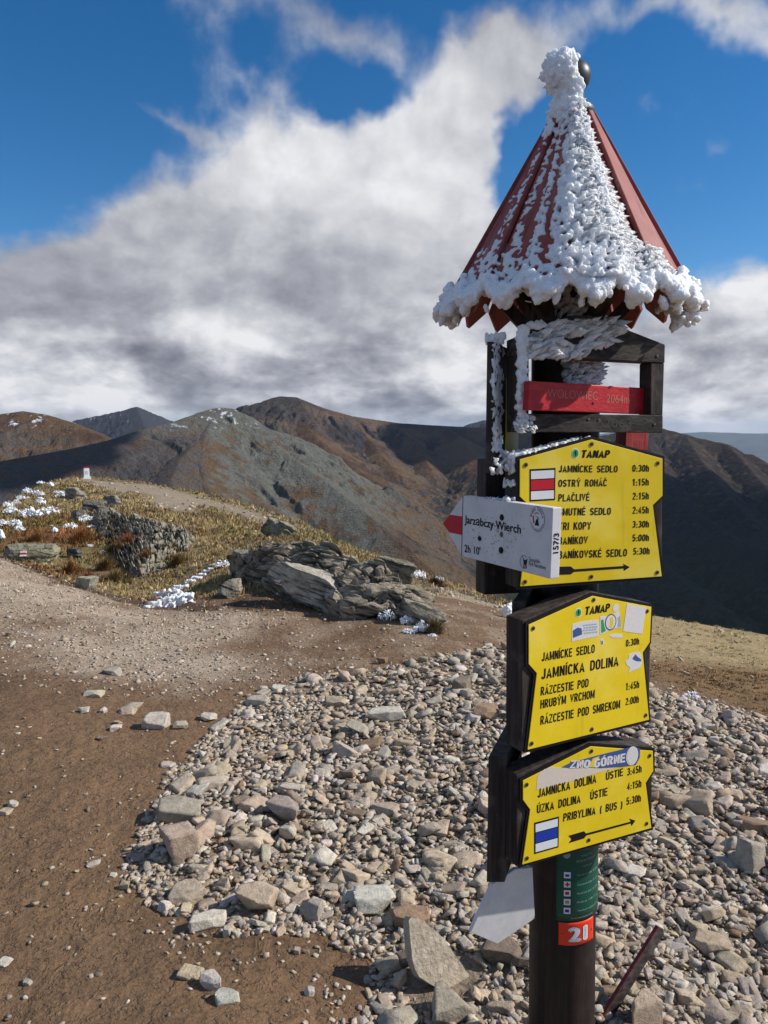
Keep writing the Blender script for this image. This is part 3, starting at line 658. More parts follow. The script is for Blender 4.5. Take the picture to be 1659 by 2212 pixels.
def _arc(cx, cy, rx, ry, a0, a1, n=9): return [(cx + rx * cos(radians(a0 + (a1 - a0) * k / n)), cy + ry * sin(radians(a0 + (a1 - a0) * k / n))) for k in range(n + 1)]
def _glyphs():
    w = .50; l, r, b, t, m = .075, w - .075, .07, .93, .5; cx = w / 2; rx = r - l; q = rx / 2
    O = [_arc(cx, t - .24, q, .24, 180, 0)[k] for k in range(10)] + _arc(cx, b + .24, q, .24, 0, -180)
    g = {'I': (.15, [[(l, 0), (l, 1)]]), 'L': (.44, [[(l, 1), (l, b), (.44, b)]]), 'T': (.48, [[(0, t), (.48, t)], [(.24, 0), (.24, t)]]),
     'E': (.46, [[(.45, t), (l, t), (l, b), (.46, b)], [(l, .52), (.42, .52)]]), 'H': (w, [[(l, 0), (l, 1)], [(r, 0), (r, 1)], [(l, .53), (r, .53)]]),
     'N': (w, [[(l, 0), (l, 1)], [(r, 0), (r, 1)], [(l + .02, .92), (r - .02, .08)]]), 'M': (.62, [[(l, 0), (l, 1)], [(.545, 0), (.545, 1)], [(l + .02, .93), (.31, .14), (.525, .93)]]),
     'A': (.54, [[(.06, 0), (.27, .90), (.48, 0)], [(.13, .27), (.41, .27)]]), 'V': (.52, [[(.06, 1), (.26, .10), (.46, 1)]]), 'K': (.52, [[(l, 0), (l, 1)], [(.44, 1), (.10, .44)], [(.21, .60), (.46, 0)]]),
     'Y': (.52, [[(.05, 1), (.26, .46), (.47, 1)], [(.26, 0), (.26, .46)]]), 'Z': (.48, [[(.02, t), (.43, t), (.05, b), (.46, b)]]),
     'O': (w, [O + [O[0], O[1]]]), 'U': (w, [[(l, 1)] + _arc(cx, b + .22, q, .22, 180, 360) + [(r, 1)]]), 'J': (.42, [[(.345, 1)] + _arc(.21, b + .22, .135, .22, 0, -170)]),
     'C': (w, [_arc(cx, t - .24, q, .24, 18, 180) + _arc(cx, b + .24, q, .24, 180, 342)]), 'G': (w, [_arc(cx, t - .24, q, .24, 18, 180) + _arc(cx, b + .24, q, .24, 180, 355) + [(r, .46), (.27, .46)]]),
     'D': (w, [[(l, b), (l, t), (.20, t)] + _arc(.20, t - .26, r - .20, .26, 90, 0) + _arc(.20, b + .26, r - .20, .26, 0, -90) + [(l, b), (l, .2)]]),
     'P': (.48, [[(l, 0), (l, t), (.24, t)] + _arc(.24, .70, .165, .23, 90, -90) + [(l, .47)]]), 'R': (.51, [[(l, 0), (l, t), (.24, t)] + _arc(.24, .71, .165, .22, 90, -90) + [(l, .49)], [(.25, .48), (.43, 0)]]),
     'B': (.49, [[(l, b), (l, t), (.23, t)] + _arc(.23, .735, .165, .195, 90, -90) + [(l, .54)], [(.23, .53)] + _arc(.23, .30, .185, .23, 90, -90) + [(l, b)]]),
     'S': (.48, [_arc(.24, .715, .165, .215, 15, 270) + _arc(.24, .285, .165, .215, 90, -165)]),
     '0': (.46, [_arc(.23, t - .25, .155, .25, 180, 0) + _arc(.23, b + .25, .155, .25, 0, -180) + [(.075, t - .25), (.08, t - .2)]]), '1': (.40, [[(.08, .74), (.225, .97)], [(.235, 0), (.235, 1)]]),
     '2': (.46, [_arc(.23, .70, .155, .23, 165, -25) + [(.07, b), (.42, b)]]), '3': (.46, [_arc(.22, .72, .155, .21, 150, -90) , _arc(.22, .29, .17, .22, 90, -155)]),
     '4': (.46, [[(.31, 0), (.31, .97), (.05, .27), (.44, .27)]]), '5': (.46, [[(.40, t), (.11, t), (.085, .52)] + _arc(.22, .32, .165, .25, 120, -155)]),
     '6': (.46, [_arc(.23, .70, .15, .23, 25, 180) + _arc(.23, .30, .155, .23, 180, 540)]), ':': (.20, [[(.10, 0), (.10, .16)], [(.10, .42), (.10, .58)]]),
     'h': (.44, [[(l, 0), (l, 1)], _arc(.215, .50, .14, .19, 175, 0) + [(.355, 0)]]), '(': (.24, [_arc(.34, .42, .22, .62, 125, 235)]), ')': (.24, [_arc(-.10, .42, .22, .62, 55, -55)]), ' ': (.20, [])}
    return g
GLY = _glyphs(); ACC = {'Í': 'I', 'Ý': 'Y', 'Á': 'A', 'É': 'E', 'Ú': 'U', 'Ó': 'O', 'Č': 'C', 'Ř': 'R'}
def stroke_text(body, wt=.15, shear=0.0):
    V = []; F = []; x0 = 0.0
    def strip(P, wt):
        P = np.array(P, float); n = len(P); L = []
        for i in range(n):
            d1 = P[i] - P[i - 1] if i else P[1] - P[0]; d2 = P[i + 1] - P[i] if i < n - 1 else P[i] - P[i - 1]
            d1 = d1 / (np.linalg.norm(d1) + 1e-9); d2 = d2 / (np.linalg.norm(d2) + 1e-9); m = np.array([-d1[1] - d2[1], d1[0] + d2[0]]); k = np.linalg.norm(m)
            m = np.array([-d1[1], d1[0]]) if k < .2 else m / k; c = max(m @ np.array([-d1[1], d1[0]]), .82); L.append(m * wt / 2 / c)
        L = np.array(L); b = len(V); V.extend(P + L); V.extend(P - L); F.extend([(b + i, b + n + i, b + n + i + 1, b + i + 1) for i in range(n - 1)])
    for ch in body:
        w, st = GLY[ACC.get(ch, ch)]
        for s in st: strip([(x + x0, y) for x, y in s], wt)
        if ch in ACC:
            c = x0 + w / 2
            if ch in 'ČŘ': strip([(c - .13, 1.24), (c, 1.09), (c + .13, 1.24)], .09)
            else: strip([(c - .05, 1.07), (c + .09, 1.25)], .11)
        x0 += w + (.10 if ch != ' ' else .06)
    V = np.array(V)
    if shear: V[:, 0] += V[:, 1] * shear
    return V, F
class Plane:
    """a flat face of the signpost: origin O, horizontal tangent T, upward U, normal N towards the viewer's side"""
    def __init__(s, O, T, U): s.O = np.asarray(O, float); s.T = np.asarray(T, float) / np.linalg.norm(T); s.U = np.asarray(U, float); s.U = s.U - s.T * (s.U @ s.T); s.U /= np.linalg.norm(s.U); s.N = np.cross(s.T, s.U)
    def px(s, u, v, off=0.0):
        """local (a, b) of the photograph's point on the plane lifted by off"""
        d = ray(u, v); o = s.O + s.N * off; t = ((o - CAM) @ s.N) / (d @ s.N); q = CAM + d * t - s.O
        return q @ s.T, q @ s.U
    def w(s, a, b, off=0.0): return s.O + s.T * a + s.U * b + s.N * off
    def poly(s, mb, pts, d0, d1, mat=0, side=None): mb.prism([s.w(a, b, d1) for a, b in pts], [s.w(a, b, d0) for a, b in pts], mat, side_mat=side)
    def text(s, mb, body, A, B, cap, off, mat=0, bold=0.018, shear=0.0, drop=0.0):
        """lettering from baseline point A to B (local), cap height cap"""
        if all(ACC.get(ch, ch) in GLY for ch in body): v, f = stroke_text(body, .215 if bold > .03 else .165, shear); y_ = v[:, 1]
        else: v, f = text_geo(body, bold, shear); y_ = v[:, 1] / CAPH if len(v) else 0
        if len(v) == 0: return
        A = np.array(A); B = np.array(B); L = np.linalg.norm(B - A); d = (B - A) / L; nrm = np.array([-d[1], d[0]])
        x = (v[:, 0] - v[:, 0].min()) / (v[:, 0].max() - v[:, 0].min()) * L; y = y_ * cap
        q = A + x[:, None] * d + y[:, None] * nrm
        mb.add([s.w(a, b, off) for a, b in q], f, mat)
def plane_px(uL, vL, uR, vR, dist, axis_pt):
    """vertical plane whose lower edge runs through two photograph points at one height and that stands dist in front of the post axis"""
    lo, hi = 1.0, 3.2
    for _ in range(50):
        Y = (lo + hi) / 2; L = at(uL, vL, Y); Rr = onz(uR, vR, L[2]); T = Rr - L; T /= np.linalg.norm(T); N = np.cross(T, [0, 0, 1.0])
        if (L - axis_pt) @ N > dist: lo = Y
        else: hi = Y
    return Plane(L, T, (0, 0, 1.0))
def circle(c, rx, ry, n=20): return [(c[0] + rx * cos(2 * pi * k / n), c[1] + ry * sin(2 * pi * k / n)) for k in range(n)]

# ------------------------------------------------------------------ the post
PB = at(1214, 2060, 2.36); PT = at(1222, 760, 2.36)
AX = (PT - PB) / np.linalg.norm(PT - PB)
def on_axis(z): return PB + AX * ((z - PB[2]) / AX[2])
POST_R = 0.106
ROOT = on_axis(gz(PB[0], PB[1]) - 0.02)
post = bpy.data.objects.new('signpost', None); COL.objects.link(post); post.location = tuple(ROOT)
post['label'] = 'tall wooden trail signpost with rime-crusted red conical roof and yellow direction boards'; post['category'] = 'signpost'
def part(name, mb, mats, parent=post, smooth=False, bevel=0.0, label=None):
    me = mb.mesh(name, mats if isinstance(mats, list) else [mats], ROOT, smooth)
    o = link(name, me, None, parent)
    if label: o['label'] = label
    if bevel:
        b = o.modifiers.new('edge', 'BEVEL'); b.width = bevel; b.segments = 2; b.limit_method = 'ANGLE'; b.angle_limit = radians(40)
    return o
def frame_axes():
    ex = np.array([1.0, 0, 0]); ex = ex - AX * (ex @ AX); ex /= np.linalg.norm(ex); ey = np.cross(AX, ex); return ex, ey
EX, EY = frame_axes()
def ringp(z, r, ang):  # ang measured from the direction towards the camera, positive to the right
    return on_axis(z) + r * (sin(ang) * EX - cos(ang) * EY)
mb = MB(); zs = np.linspace(ROOT[2] - .45, 2.42, 40); seg = 40
vs = []
for z in zs:
    for k in range(seg):
        a = 2 * pi * k / seg
        r = POST_R * (1 - .05 * (z / 2.4)) * (1 + .012 * mnoise.noise((cos(a) * 2, sin(a) * 2, z * 1.3)) + .010 * mnoise.noise((cos(a) * 9, sin(a) * 9, z * .6)))
        vs.append(ringp(z, r, a))
mb.add(vs, [(i * seg + k, i * seg + (k + 1) % seg, (i + 1) * seg + (k + 1) % seg, (i + 1) * seg + k) for i in range(len(zs) - 1) for k in range(seg)])
part('post', mb, M_post, smooth=True)

# ------------------------------------------------------------------ yellow direction boards
Z2 = lambda x, y: (909.5 + x * .3655, 667.0 + y * .3655)
Z3 = lambda x, y: (970.2 + x * .32895, 1243.0 + y * .32895)
Z4 = lambda x, y: (1115.7 + x * .19006, 1600.8 + y * .19006)
ZF = lambda x, y: (1030.8 + x * .26316, 697.3 + y * .26316)
ZA = lambda x, y: (945.9 + x * .16813, 1049.0 + y * .16813)
ZB = lambda x, y: (788.3 + x * .52485, 1758.4 + y * .52485)
def direction_board(pl, Z, outline, label, texts, tanap=None, emblem=None, arrow=None, blaze=None, screws=(), blaze_mat=M_redp, depth=.075, stickers=(), back=None):
    loc = lambda p, off=0.0: pl.px(*Z(*p), off)
    face = [loc(p) for p in outline]
    cen = np.mean(face, 0)
    mb = MB()
    # backing box: a wider house-shaped board behind the panel
    bk = [loc(p) for p in (back or outline)]
    pl.poly(mb, bk, -depth, -.004)
    root = part('direction_board', mb, M_board, bevel=.003, label=label)
    mb = MB(); rim = []
    n = len(face)
    for i in range(n):          # black rim a little larger than the yellow face
        a, b, c = np.array(face[i - 1]), np.array(face[i]), np.array(face[(i + 1) % n])
        d1 = (b - a) / np.linalg.norm(b - a); d2 = (c - b) / np.linalg.norm(c - b)
        n1 = np.array([d1[1], -d1[0]]); n2 = np.array([d2[1], -d2[0]])
        if (b + n1 * .001 - cen) @ n1 < (b - n1 * .001 - cen) @ n1: pass
        m = n1 + n2; m = m / max(m @ n1, .35)
        rim.append(b + m * .0085 * SGN)
    pl.poly(mb, rim, -.004, .0015); part('rim', mb, M_black, root)
    mb = MB(); pl.poly(mb, face, .0015, .004); part('panel', mb, M_yellow, root, bevel=.0008)
    mb = MB()
    for (body, A, B, cap) in texts:
        a, b = loc(A), loc(B); c = loc((A[0], A[1] - cap)); pl.text(mb, body, a, b, c[1] - a[1], .0046)
    if tanap:
        A, B, cap = tanap; a, b = loc(A), loc(B); c = loc((A[0], A[1] - cap)); pl.text(mb, 'TANAP', a, b, c[1] - a[1], .0046, bold=.045, shear=.12)
    part('lettering', mb, M_black, root)
    if arrow:
        mb = MB(); pl.poly(mb, [loc(p) for p in arrow], .004, .0046); part('arrow', mb, M_black, root)
    if emblem:
        c, rx, ry = emblem; c0 = loc(c); ra = loc((c[0] + rx, c[1]))[0] - c0[0]; rb = c0[1] - loc((c[0], c[1] + ry))[1]
        mb = MB(); pl.poly(mb, circle(c0, ra, rb), .004, .0046, 1); pl.poly(mb, circle(c0, ra * .82, rb * .82), .0046, .0050, 0)
        pl.poly(mb, [(c0[0] + ra * q, c0[1] + rb * w) for q, w in ((-.1, .55), (.15, .4), (.35, .5), (.15, .2), (.3, -.1), (.1, -.5), (-.1, -.55), (0, -.2), (-.3, .1), (-.15, .3))], .005, .0053, 2)
        part('emblem', mb, [M_greenp, M_white, M_black], root)
    if blaze:
        mb = MB()
        q = [loc(p) for p in blaze]
        def bil(s, t): return tuple((np.array(q[0]) * (1 - s) + np.array(q[1]) * s) * (1 - t) + (np.array(q[3]) * (1 - s) + np.array(q[2]) * s) * t)
        R = lambda s0, t0, s1, t1: [bil(s0, t0), bil(s1, t0), bil(s1, t1), bil(s0, t1)]
        pl.poly(mb, R(0, 0, 1, 1), .004, .0046, 0)
        pl.poly(mb, R(.05, .06, .95, .31), .0046, .0050, 1); pl.poly(mb, R(.05, .345, .95, .655), .0046, .0050, 2); pl.poly(mb, R(.05, .69, .95, .95), .0046, .0050, 1)
        part('route_mark', mb, [M_black, M_white, blaze_mat], root)
    for (p, rr) in screws:
        c0 = loc(p); mb = MB(); pl.poly(mb, circle(c0, .0062, .0062, 14), .004, .0058); pl.poly(mb, circle(c0, .0032, .0032, 8), .0058, .0066, 1)
        part('screw', mb, [M_screw, M_black], root)
    for (nm, mats, fn) in stickers:
        mb = MB(); fn(mb, pl, loc); part(nm, mb, mats, root)
    return root
SGN = -1.0

ap1 = on_axis(1.4); ap2 = on_axis(1.0); ap3 = on_axis(.75)
P1 = plane_px(*Z2(580, 1640), *Z2(1420, 1580), POST_R + .088, ap1)
P2 = plane_px(*Z3(510, 1142), *Z3(1307, 945), POST_R + .090, ap2)
P3 = plane_px(*Z3(475, 1895), *Z3(1322, 1655), POST_R + .090, ap3)
for q in (P1, P2, P3): print('sign plane', q.O, q.T, q.N)
h = [((1003, 800), 0), ((615, 922), 0), ((1393, 913), 0), ((1390, 1557), 0), ((1001, 1582), 0), ((610, 1612), 0)]
B1 = direction_board(P1, Z2, [(1005, 772), (1422, 885), (1422, 1105), (1365, 1160), (1418, 1580), (582, 1640), (640, 1165), (580, 1108), (580, 890)],
    'topmost yellow direction board with seven destinations and a red route mark',
    [('JAMNÍCKE  SEDLO', (808, 966), (1156, 966), 41), ('0:30h', (1243, 962), (1341, 962), 40), ('OSTRÝ  ROHÁČ', (806, 1052), (1093, 1048), 42), ('1:15h', (1243, 1045), (1340, 1043), 41),
     ('PLAČLIVÉ', (806, 1138), (990, 1134), 43), ('2:15h', (1243, 1127), (1340, 1125), 41), ('SMUTNÉ  SEDLO', (806, 1222), (1116, 1216), 43), ('2:45h', (1243, 1210), (1340, 1208), 41),
     ('TRI  KOPY', (808, 1307), (1000, 1303), 45), ('3:30h', (1243, 1293), (1341, 1291), 40), ('BANÍKOV', (806, 1393), (980, 1388), 45), ('5:00h', (1243, 1373), (1341, 1371), 40),
     ('BANÍKOVSKÉ  SEDLO', (806, 1476), (1211, 1461), 45), ('5:30h', (1248, 1452), (1345, 1449), 40)],
    ((945, 880), (1112, 880), 44), ((907, 855), 22, 30),
    [(700, 1526), (880, 1521), (900, 1538), (1195, 1518), (1188, 1505), (1229, 1525), (1195, 1547), (1192, 1533), (900, 1553), (880, 1568), (700, 1574), (725, 1550)],
    [(637, 948), (790, 940), (787, 1130), (637, 1138)], h, back=[(1005, 758), (1432, 872), (1430, 1590), (572, 1655), (570, 880)])
def st2(mb, pl, loc):
    pl.poly(mb, [loc(p) for p in ((802, 318), (870, 298), (975, 290), (978, 340), (972, 396), (900, 410), (798, 432))], .004, .0046, 0)
    for i in range(5):
        for j in range(4): pl.poly(mb, [loc(p) for p in ((870 + i * 19 + (j % 2) * 6, 322 + j * 17 - i * 2), (884 + i * 19 + (j % 2) * 6, 319 + j * 17 - i * 2), (884 + i * 19 + (j % 2) * 6, 329 + j * 17 - i * 2), (870 + i * 19 + (j % 2) * 6, 333 + j * 17 - i * 2))], .0046, .0049, 1)
    pl.poly(mb, [loc(p) for p in ((805, 360), (835, 340), (862, 345), (866, 385), (840, 395), (806, 408))], .0046, .0049, 2)
def st2b(mb, pl, loc):
    pl.poly(mb, [loc(p) for p in ((984, 268), (1050, 262), (1112, 232), (1117, 280), (1126, 340), (1085, 345), (1040, 360), (1010, 378), (984, 384))], .004, .0046, 0)
    c = loc((1053, 304)); ra = loc((1090, 304))[0] - c[0]
    pl.poly(mb, circle(c, ra, ra * 1.1, 24), .0046, .0049, 1); pl.poly(mb, circle(c, ra * .84, ra * .94, 24), .0049, .0052, 0)
    pl.poly(mb, [loc(p) for p in ((1048, 275), (1066, 268), (1070, 310), (1060, 340), (1040, 335), (1050, 310))], .0052, .0055, 3)
    pl.poly(mb, [loc(p) for p in ((1098, 275), (1115, 262), (1122, 335), (1096, 338), (1104, 305))], .0046, .0049, 2)
    pl.poly(mb, [loc(p) for p in ((990, 290), (1004, 286), (1012, 330), (1022, 362), (992, 376))], .0046, .0049, 4)
    pl.poly(mb, [loc(p) for p in ((1045, 392), (1085, 378), (1128, 385), (1130, 408), (1060, 405))], .004, .0046, 0)
def st2c(mb, pl, loc): pl.poly(mb, [loc(p) for p in ((1160, 185), (1287, 208), (1260, 382), (1135, 365))], .004, .0047, 0)
def st2d(mb, pl, loc):
    pl.poly(mb, [loc(p) for p in ((1175, 516), (1208, 503), (1245, 500), (1262, 560), (1246, 605), (1215, 615), (1170, 636), (1180, 600), (1160, 588), (1150, 563), (1170, 545))], .004, .0046, 0)
    pl.poly(mb, [loc(p) for p in ((1195, 545), (1215, 515), (1228, 530), (1255, 550), (1252, 562), (1220, 560))], .0046, .0049, 1)
def st2e(mb, pl, loc):
    c = loc((1088, 212)); r = loc((1108, 212))[0] - c[0]; pl.poly(mb, circle(c, r, r), .004, .0046, 0)
def st2f(mb, pl, loc):
    pl.poly(mb, [loc(p) for p in ((986, 418), (1000, 412), (1013, 440), (998, 455), (988, 440))], .004, .0046, 0); pl.poly(mb, [loc(p) for p in ((992, 430), (999, 425), (1002, 448), (995, 448))], .0046, .0049, 1)
B2 = direction_board(P2, Z3, [(937, 133), (1322, 205), (1311, 437), (1265, 505), (1307, 945), (510, 1142), (570, 640), (517, 580), (517, 322)],
    'middle yellow direction board covered with torn stickers',
    [('JAMNÍCKE  SEDLO', (600, 562), (948, 505), 57), ('0:30h', (1153, 466), (1240, 450), 45), ('JAMNÍCKA  DOLINA', (598, 680), (1105, 590), 68), ('RÁZCESTIE  POD', (594, 786), (908, 728), 56),
     ('HRUBÝM  VRCHOM', (592, 872), (948, 801), 56), ('1:45h', (1152, 752), (1240, 735), 47), ('RÁZCESTIE  POD  SMREKOM', (592, 978), (1115, 868), 57), ('2:00h', (1150, 850), (1238, 832), 47)],
    ((888, 258), (1050, 233), 52), ((842, 242), 22, 30), None, None, [((942, 158), 0), ((545, 345), 0), ((1293, 233), 0), ((1283, 915), 0), ((930, 1007), 0), ((535, 1100), 0)],
    stickers=[('torn_sticker', [M_paper, M_stick, M_stickb], st2), ('round_sticker', [M_paper, M_stickb, M_stick, M_yellow, M_greenp], st2b), ('blank_sticker', [M_paper], st2c), ('torn_sticker', [M_paper, M_stickb], st2d), ('dot_sticker', [M_paper], st2e), ('torn_sticker', [M_paper, M_black], st2f)],
    back=[(937, 105), (1332, 185), (1322, 960), (480, 1165), (485, 300)])
def st3(mb, pl, loc):
    L = lambda p: pl.px(*Z4(*p))
    pl.poly(mb, [L(p) for p in ((215, 548), (228, 400), (255, 352), (310, 312), (400, 286), (480, 296), (600, 288), (820, 292), (1180, 284), (900, 357), (600, 455), (300, 532))], .004, .0045, 0)
def st3b(mb, pl, loc):
    L = lambda p: pl.px(*Z4(*p))
    pl.poly(mb, [L(p) for p in ((500, 290), (600, 240), (900, 158), (1120, 105), (1290, 60), (1392, 75), (1388, 180), (1345, 262), (1190, 284), (940, 300), (800, 290), (620, 300))], .0045, .0051, 0)
    a, b = L((585, 300)), L((820, 292)); pl.text(mb, 'ZNO', a, b, L((585, 215))[1] - a[1], .0054, 1, .05)
    a, b = L((865, 296)), L((1220, 228)); pl.text(mb, 'GÓRNE', a, b, L((865, 200))[1] - a[1], .0054, 1, .05)
    pl.poly(mb, [L(p) for p in ((805, 285), (855, 190), (930, 165), (915, 200), (870, 290))], .0051, .0053, 3)
    c = L((1300, 160)); r = L((1368, 160))[0] - c[0]; pl.poly(mb, circle(c, r, r * 1.25, 24), .0054, .0057, 1); pl.poly(mb, circle(c, r * .84, r * 1.05, 24), .0057, .006, 2)
B3 = direction_board(P3, Z3, [(925, 1120), (1332, 1150), (1335, 1280), (1285, 1360), (1322, 1655), (475, 1895), (527, 1535), (480, 1470), (480, 1345)],
    'lowest yellow direction board with a blue route mark and a half-peeled blue sticker',
    [('JAMNICKA  DOLINA', (575, 1456), (960, 1356), 58), ('ÚSTIE', (1023, 1341), (1135, 1311), 50), ('3:45h', (1162, 1311), (1257, 1288), 48), ('ÚZKA  DOLINA', (570, 1558), (857, 1488), 55), ('ÚSTIE', (920, 1470), (1033, 1440), 52),
     ('4:15h', (1160, 1406), (1255, 1385), 48), ('PRIBYLINA  (  BUS  )', (742, 1612), (1130, 1525), 52), ('5:30h', (1157, 1504), (1252, 1480), 48)],
    None, None, [(778, 1705), (880, 1675), (893, 1690), (1187, 1612), (1178, 1593), (1216, 1606), (1192, 1640), (1187, 1624), (895, 1703), (880, 1722), (778, 1753), (798, 1727)],
    [(553, 1620), (715, 1578), (712, 1780), (553, 1825)], [((928, 1150), 0), ((503, 1370), 0), ((1310, 1180), 0), ((1290, 1625), 0), ((910, 1733), 0), ((505, 1852), 0)], M_bluep,
    stickers=[('peeled_sticker', [M_cream], st3), ('lettered_sticker', [M_stickb, M_paper, M_paper, M_yellow], st3b)],
    back=[(925, 1098), (1342, 1125), (1336, 1668), (445, 1918), (448, 1318)])

# ------------------------------------------------------------------ white arrow board, its end grain facing us
lo, hi = 1.2, 2.3
for _ in range(50):                                   # it clears the left edge of the topmost yellow board
    Y = (lo + hi) / 2; Rr = at(*ZA(1440, 1200), Y); L = onz(*ZA(305, 905), Rr[2]); T = Rr - L; T /= np.linalg.norm(T)
    q = Plane(Rr, T, (0, 0, 1)); a_, b_ = q.px(1112, 1180); w_ = q.w(a_, b_)
    d_ = (w_ - P1.O) @ P1.N
    if d_ > .040: lo = Y
    else: hi = Y
PA = Plane(Rr, T, (0, 0, 1)); print('arrow plane', PA.O, PA.T, PA.N)
LA = lambda x, y, off=0.0: PA.px(*ZA(x, y), off)
mb = MB(); PA.poly(mb, [LA(*p) for p in ((65, 485), (325, 130), (1475, 285), (1440, 1200), (305, 905))], -.030, 0)
AR = part('arrow_board', mb, M_whitepaint, bevel=.002, label='worn white arrow board with a red tip pointing to the ridge')
mb = MB(); PA.poly(mb, [LA(*p) for p in ((68, 485), (152, 372), (316, 396), (308, 634), (146, 600))], .0003, .0009); part('red_tip', mb, M_redp, AR)
mb = MB()
PA.poly(mb, [LA(*p) for p in ((321, 135), (328, 135), (309, 905), (302, 903))], .0002, .0006)
PA.text(mb, 'Jarząbczy Wierch', LA(345, 478), LA(1068, 616), LA(345, 380)[1] - LA(345, 478)[1], .001, 0, .016)
PA.text(mb, "2h 10'", LA(345, 850), LA(548, 892), LA(345, 757)[1] - LA(345, 850)[1], .001, 0, .009)
PA.text(mb, 'Tatrzański', LA(1170, 972), LA(1310, 1000), .0105, .001, 0, 0)
PA.text(mb, 'Park Narodowy', LA(1170, 1022), LA(1390, 1080), .0105, .001, 0, 0)
PA.poly(mb, [LA(*p) for p in ((1088, 900), (1098, 930), (1112, 958), (1130, 955), (1152, 940), (1145, 985), (1138, 1020), (1142, 1060), (1132, 1062), (1125, 1012), (1116, 1010), (1112, 1065), (1102, 1064), (1104, 1000), (1098, 950))], .0005, .001)
c0 = LA(1108, 980); ra = LA(1160, 980)[0] - c0[0]; rb = LA(1108, 895)[1] - c0[1]
for k in range(6, 30):
    a0, a1 = 2 * pi * k / 36, 2 * pi * (k + 1) / 36
    PA.poly(mb, [(c0[0] + ra * cos(a0), c0[1] + rb * sin(a0)), (c0[0] + ra * cos(a1), c0[1] + rb * sin(a1)), (c0[0] + ra * .95 * cos(a1), c0[1] + rb * .95 * sin(a1)), (c0[0] + ra * .95 * cos(a0), c0[1] + rb * .95 * sin(a0))], .0005, .001)
part('lettering', mb, M_black, AR)
# scratches, bolt holes
mb = MB(); rr = random.Random(5)
for _ in range(75):
    x = rr.gauss(700, 190); y = rr.gauss(640, 170)
    if not (350 < x < 1400 and 230 < y < 1000): continue
    a = rr.gauss(.25, .5); l = rr.uniform(8, 60) if rr.random() < .6 else rr.uniform(8, 24); wd = rr.uniform(4, 8) if l > 24 else rr.uniform(8, 18)
    d = np.array([cos(a), sin(a)]) * l / 2; nn = np.array([-sin(a), cos(a)]) * wd / 2; c = np.array([x, y])
    PA.poly(mb, [LA(*(c - d)), LA(*(c + nn)), LA(*(c + d)), LA(*(c - nn * .6))], .0002, .0005)
part('scratch_marks', mb, flat_mat('bare_wood_scratch', (.13, .12, .115), .8, .2, .5, 80), AR)
for (x, y, rx, ry) in ((825, 408, 25, 42), (820, 625, 18, 38), (540, 680, 22, 32), (815, 830, 28, 44)):
    c = LA(x, y); mb = MB(); ra = LA(x + rx, y)[0] - c[0]; rb = c[1] - LA(x, y + ry)[1]
    PA.poly(mb, circle(c, ra, rb, 14), .0003, .0022); PA.poly(mb, circle(c, ra * .55, rb * .55, 10), .0022, .0036)
    part('bolt', mb, M_black if rx > 20 else M_screw, AR, bevel=.0006)
mb = MB(); c = LA(1277, 430); ra = LA(1372, 430)[0] - c[0]; rb = LA(1277, 268)[1] - c[1]
PA.poly(mb, circle(c, ra, rb, 36), .0003, .0007, 1); PA.poly(mb, circle(c, ra * .965, rb * .965, 36), .0007, .0010, 0)
def ring_text(body, a0, a1, rin, cap, flip=False):
    for k, ch in enumerate(body):
        if ch == ' ': continue
        a = a0 + (a1 - a0) * (k + .5) / len(body); v, f = text_geo(ch, .03)
        if not len(v): continue
        d = np.array([cos(a), sin(a)]); tx = np.array([sin(a), -cos(a)]) * (-1 if flip else 1); up = d * (-1 if flip else 1)
        q = [(c[0] + ra * (d[0] * rin + tx[0] * (p[0] - v[:, 0].mean()) * cap + up[0] * p[1] * cap), c[1] + rb * (d[1] * rin + tx[1] * (p[0] - v[:, 0].mean()) * cap + up[1] * p[1] * cap)) for p in v]
        mb.add([PA.w(s, t, .0013) for s, t in q], f, 1)
ring_text('BUDO ŠKOLA', radians(172), radians(8), .70, .30)
ring_text('RUŽOMBEROK', radians(200), radians(340), .92, .20, True)
def arc(a0, a1, r0, r1, mat, n=10):
    for k in range(n):
        b0 = radians(a0 + (a1 - a0) * k / n); b1 = radians(a0 + (a1 - a0) * (k + 1) / n)
        PA.poly(mb, [(c[0] + ra * r * cos(b), c[1] + rb * r * sin(b)) for r, b in ((r0, b0), (r1, b0), (r1, b1), (r0, b1))], .0010, .0013, mat)
arc(155, 225, .42, .60, 2); arc(60, 135, .46, .54, 2)
PA.poly(mb, [(c[0] + ra * x, c[1] + rb * y) for x, y in ((-.15, -.1), (.1, .1), (.2, -.1), (.32, -.52), (-.3, -.52), (-.2, -.3))], .0013, .0015, 1)
PA.poly(mb, [(c[0] + ra * x, c[1] + rb * y) for x, y in ((-.3, .3), (.3, .15), (.35, 0), (.1, -.05), (-.05, .15))], .0013, .0015, 3)
part('round_sticker', mb, [M_white, M_black, M_redp, M_stick], AR)
# number on the end grain
_e0 = PA.w(*LA(1440, 1200)); _e1 = PA.w(*LA(1475, 285)); PE = Plane(_e0, -PA.N, _e1 - _e0); PE.U = (_e1 - _e0) / np.linalg.norm(_e1 - _e0); PE.N = np.cross(-PA.N, PE.U)
mb = MB(); v, f = text_geo('157/3', .014); _l = np.linalg.norm(_e1 - _e0); hh = _l * (1200 - 872) / 915; L = _l * (872 - 612) / 915
x = (v[:, 0] - v[:, 0].min()) / np.ptp(v[:, 0]) * L; y = v[:, 1] / CAPH * .0165
mb.add([PE.w(.0235 - b_, hh + a_, .0009) for a_, b_ in zip(x, y)], f); part('edge_number', mb, M_black, AR)

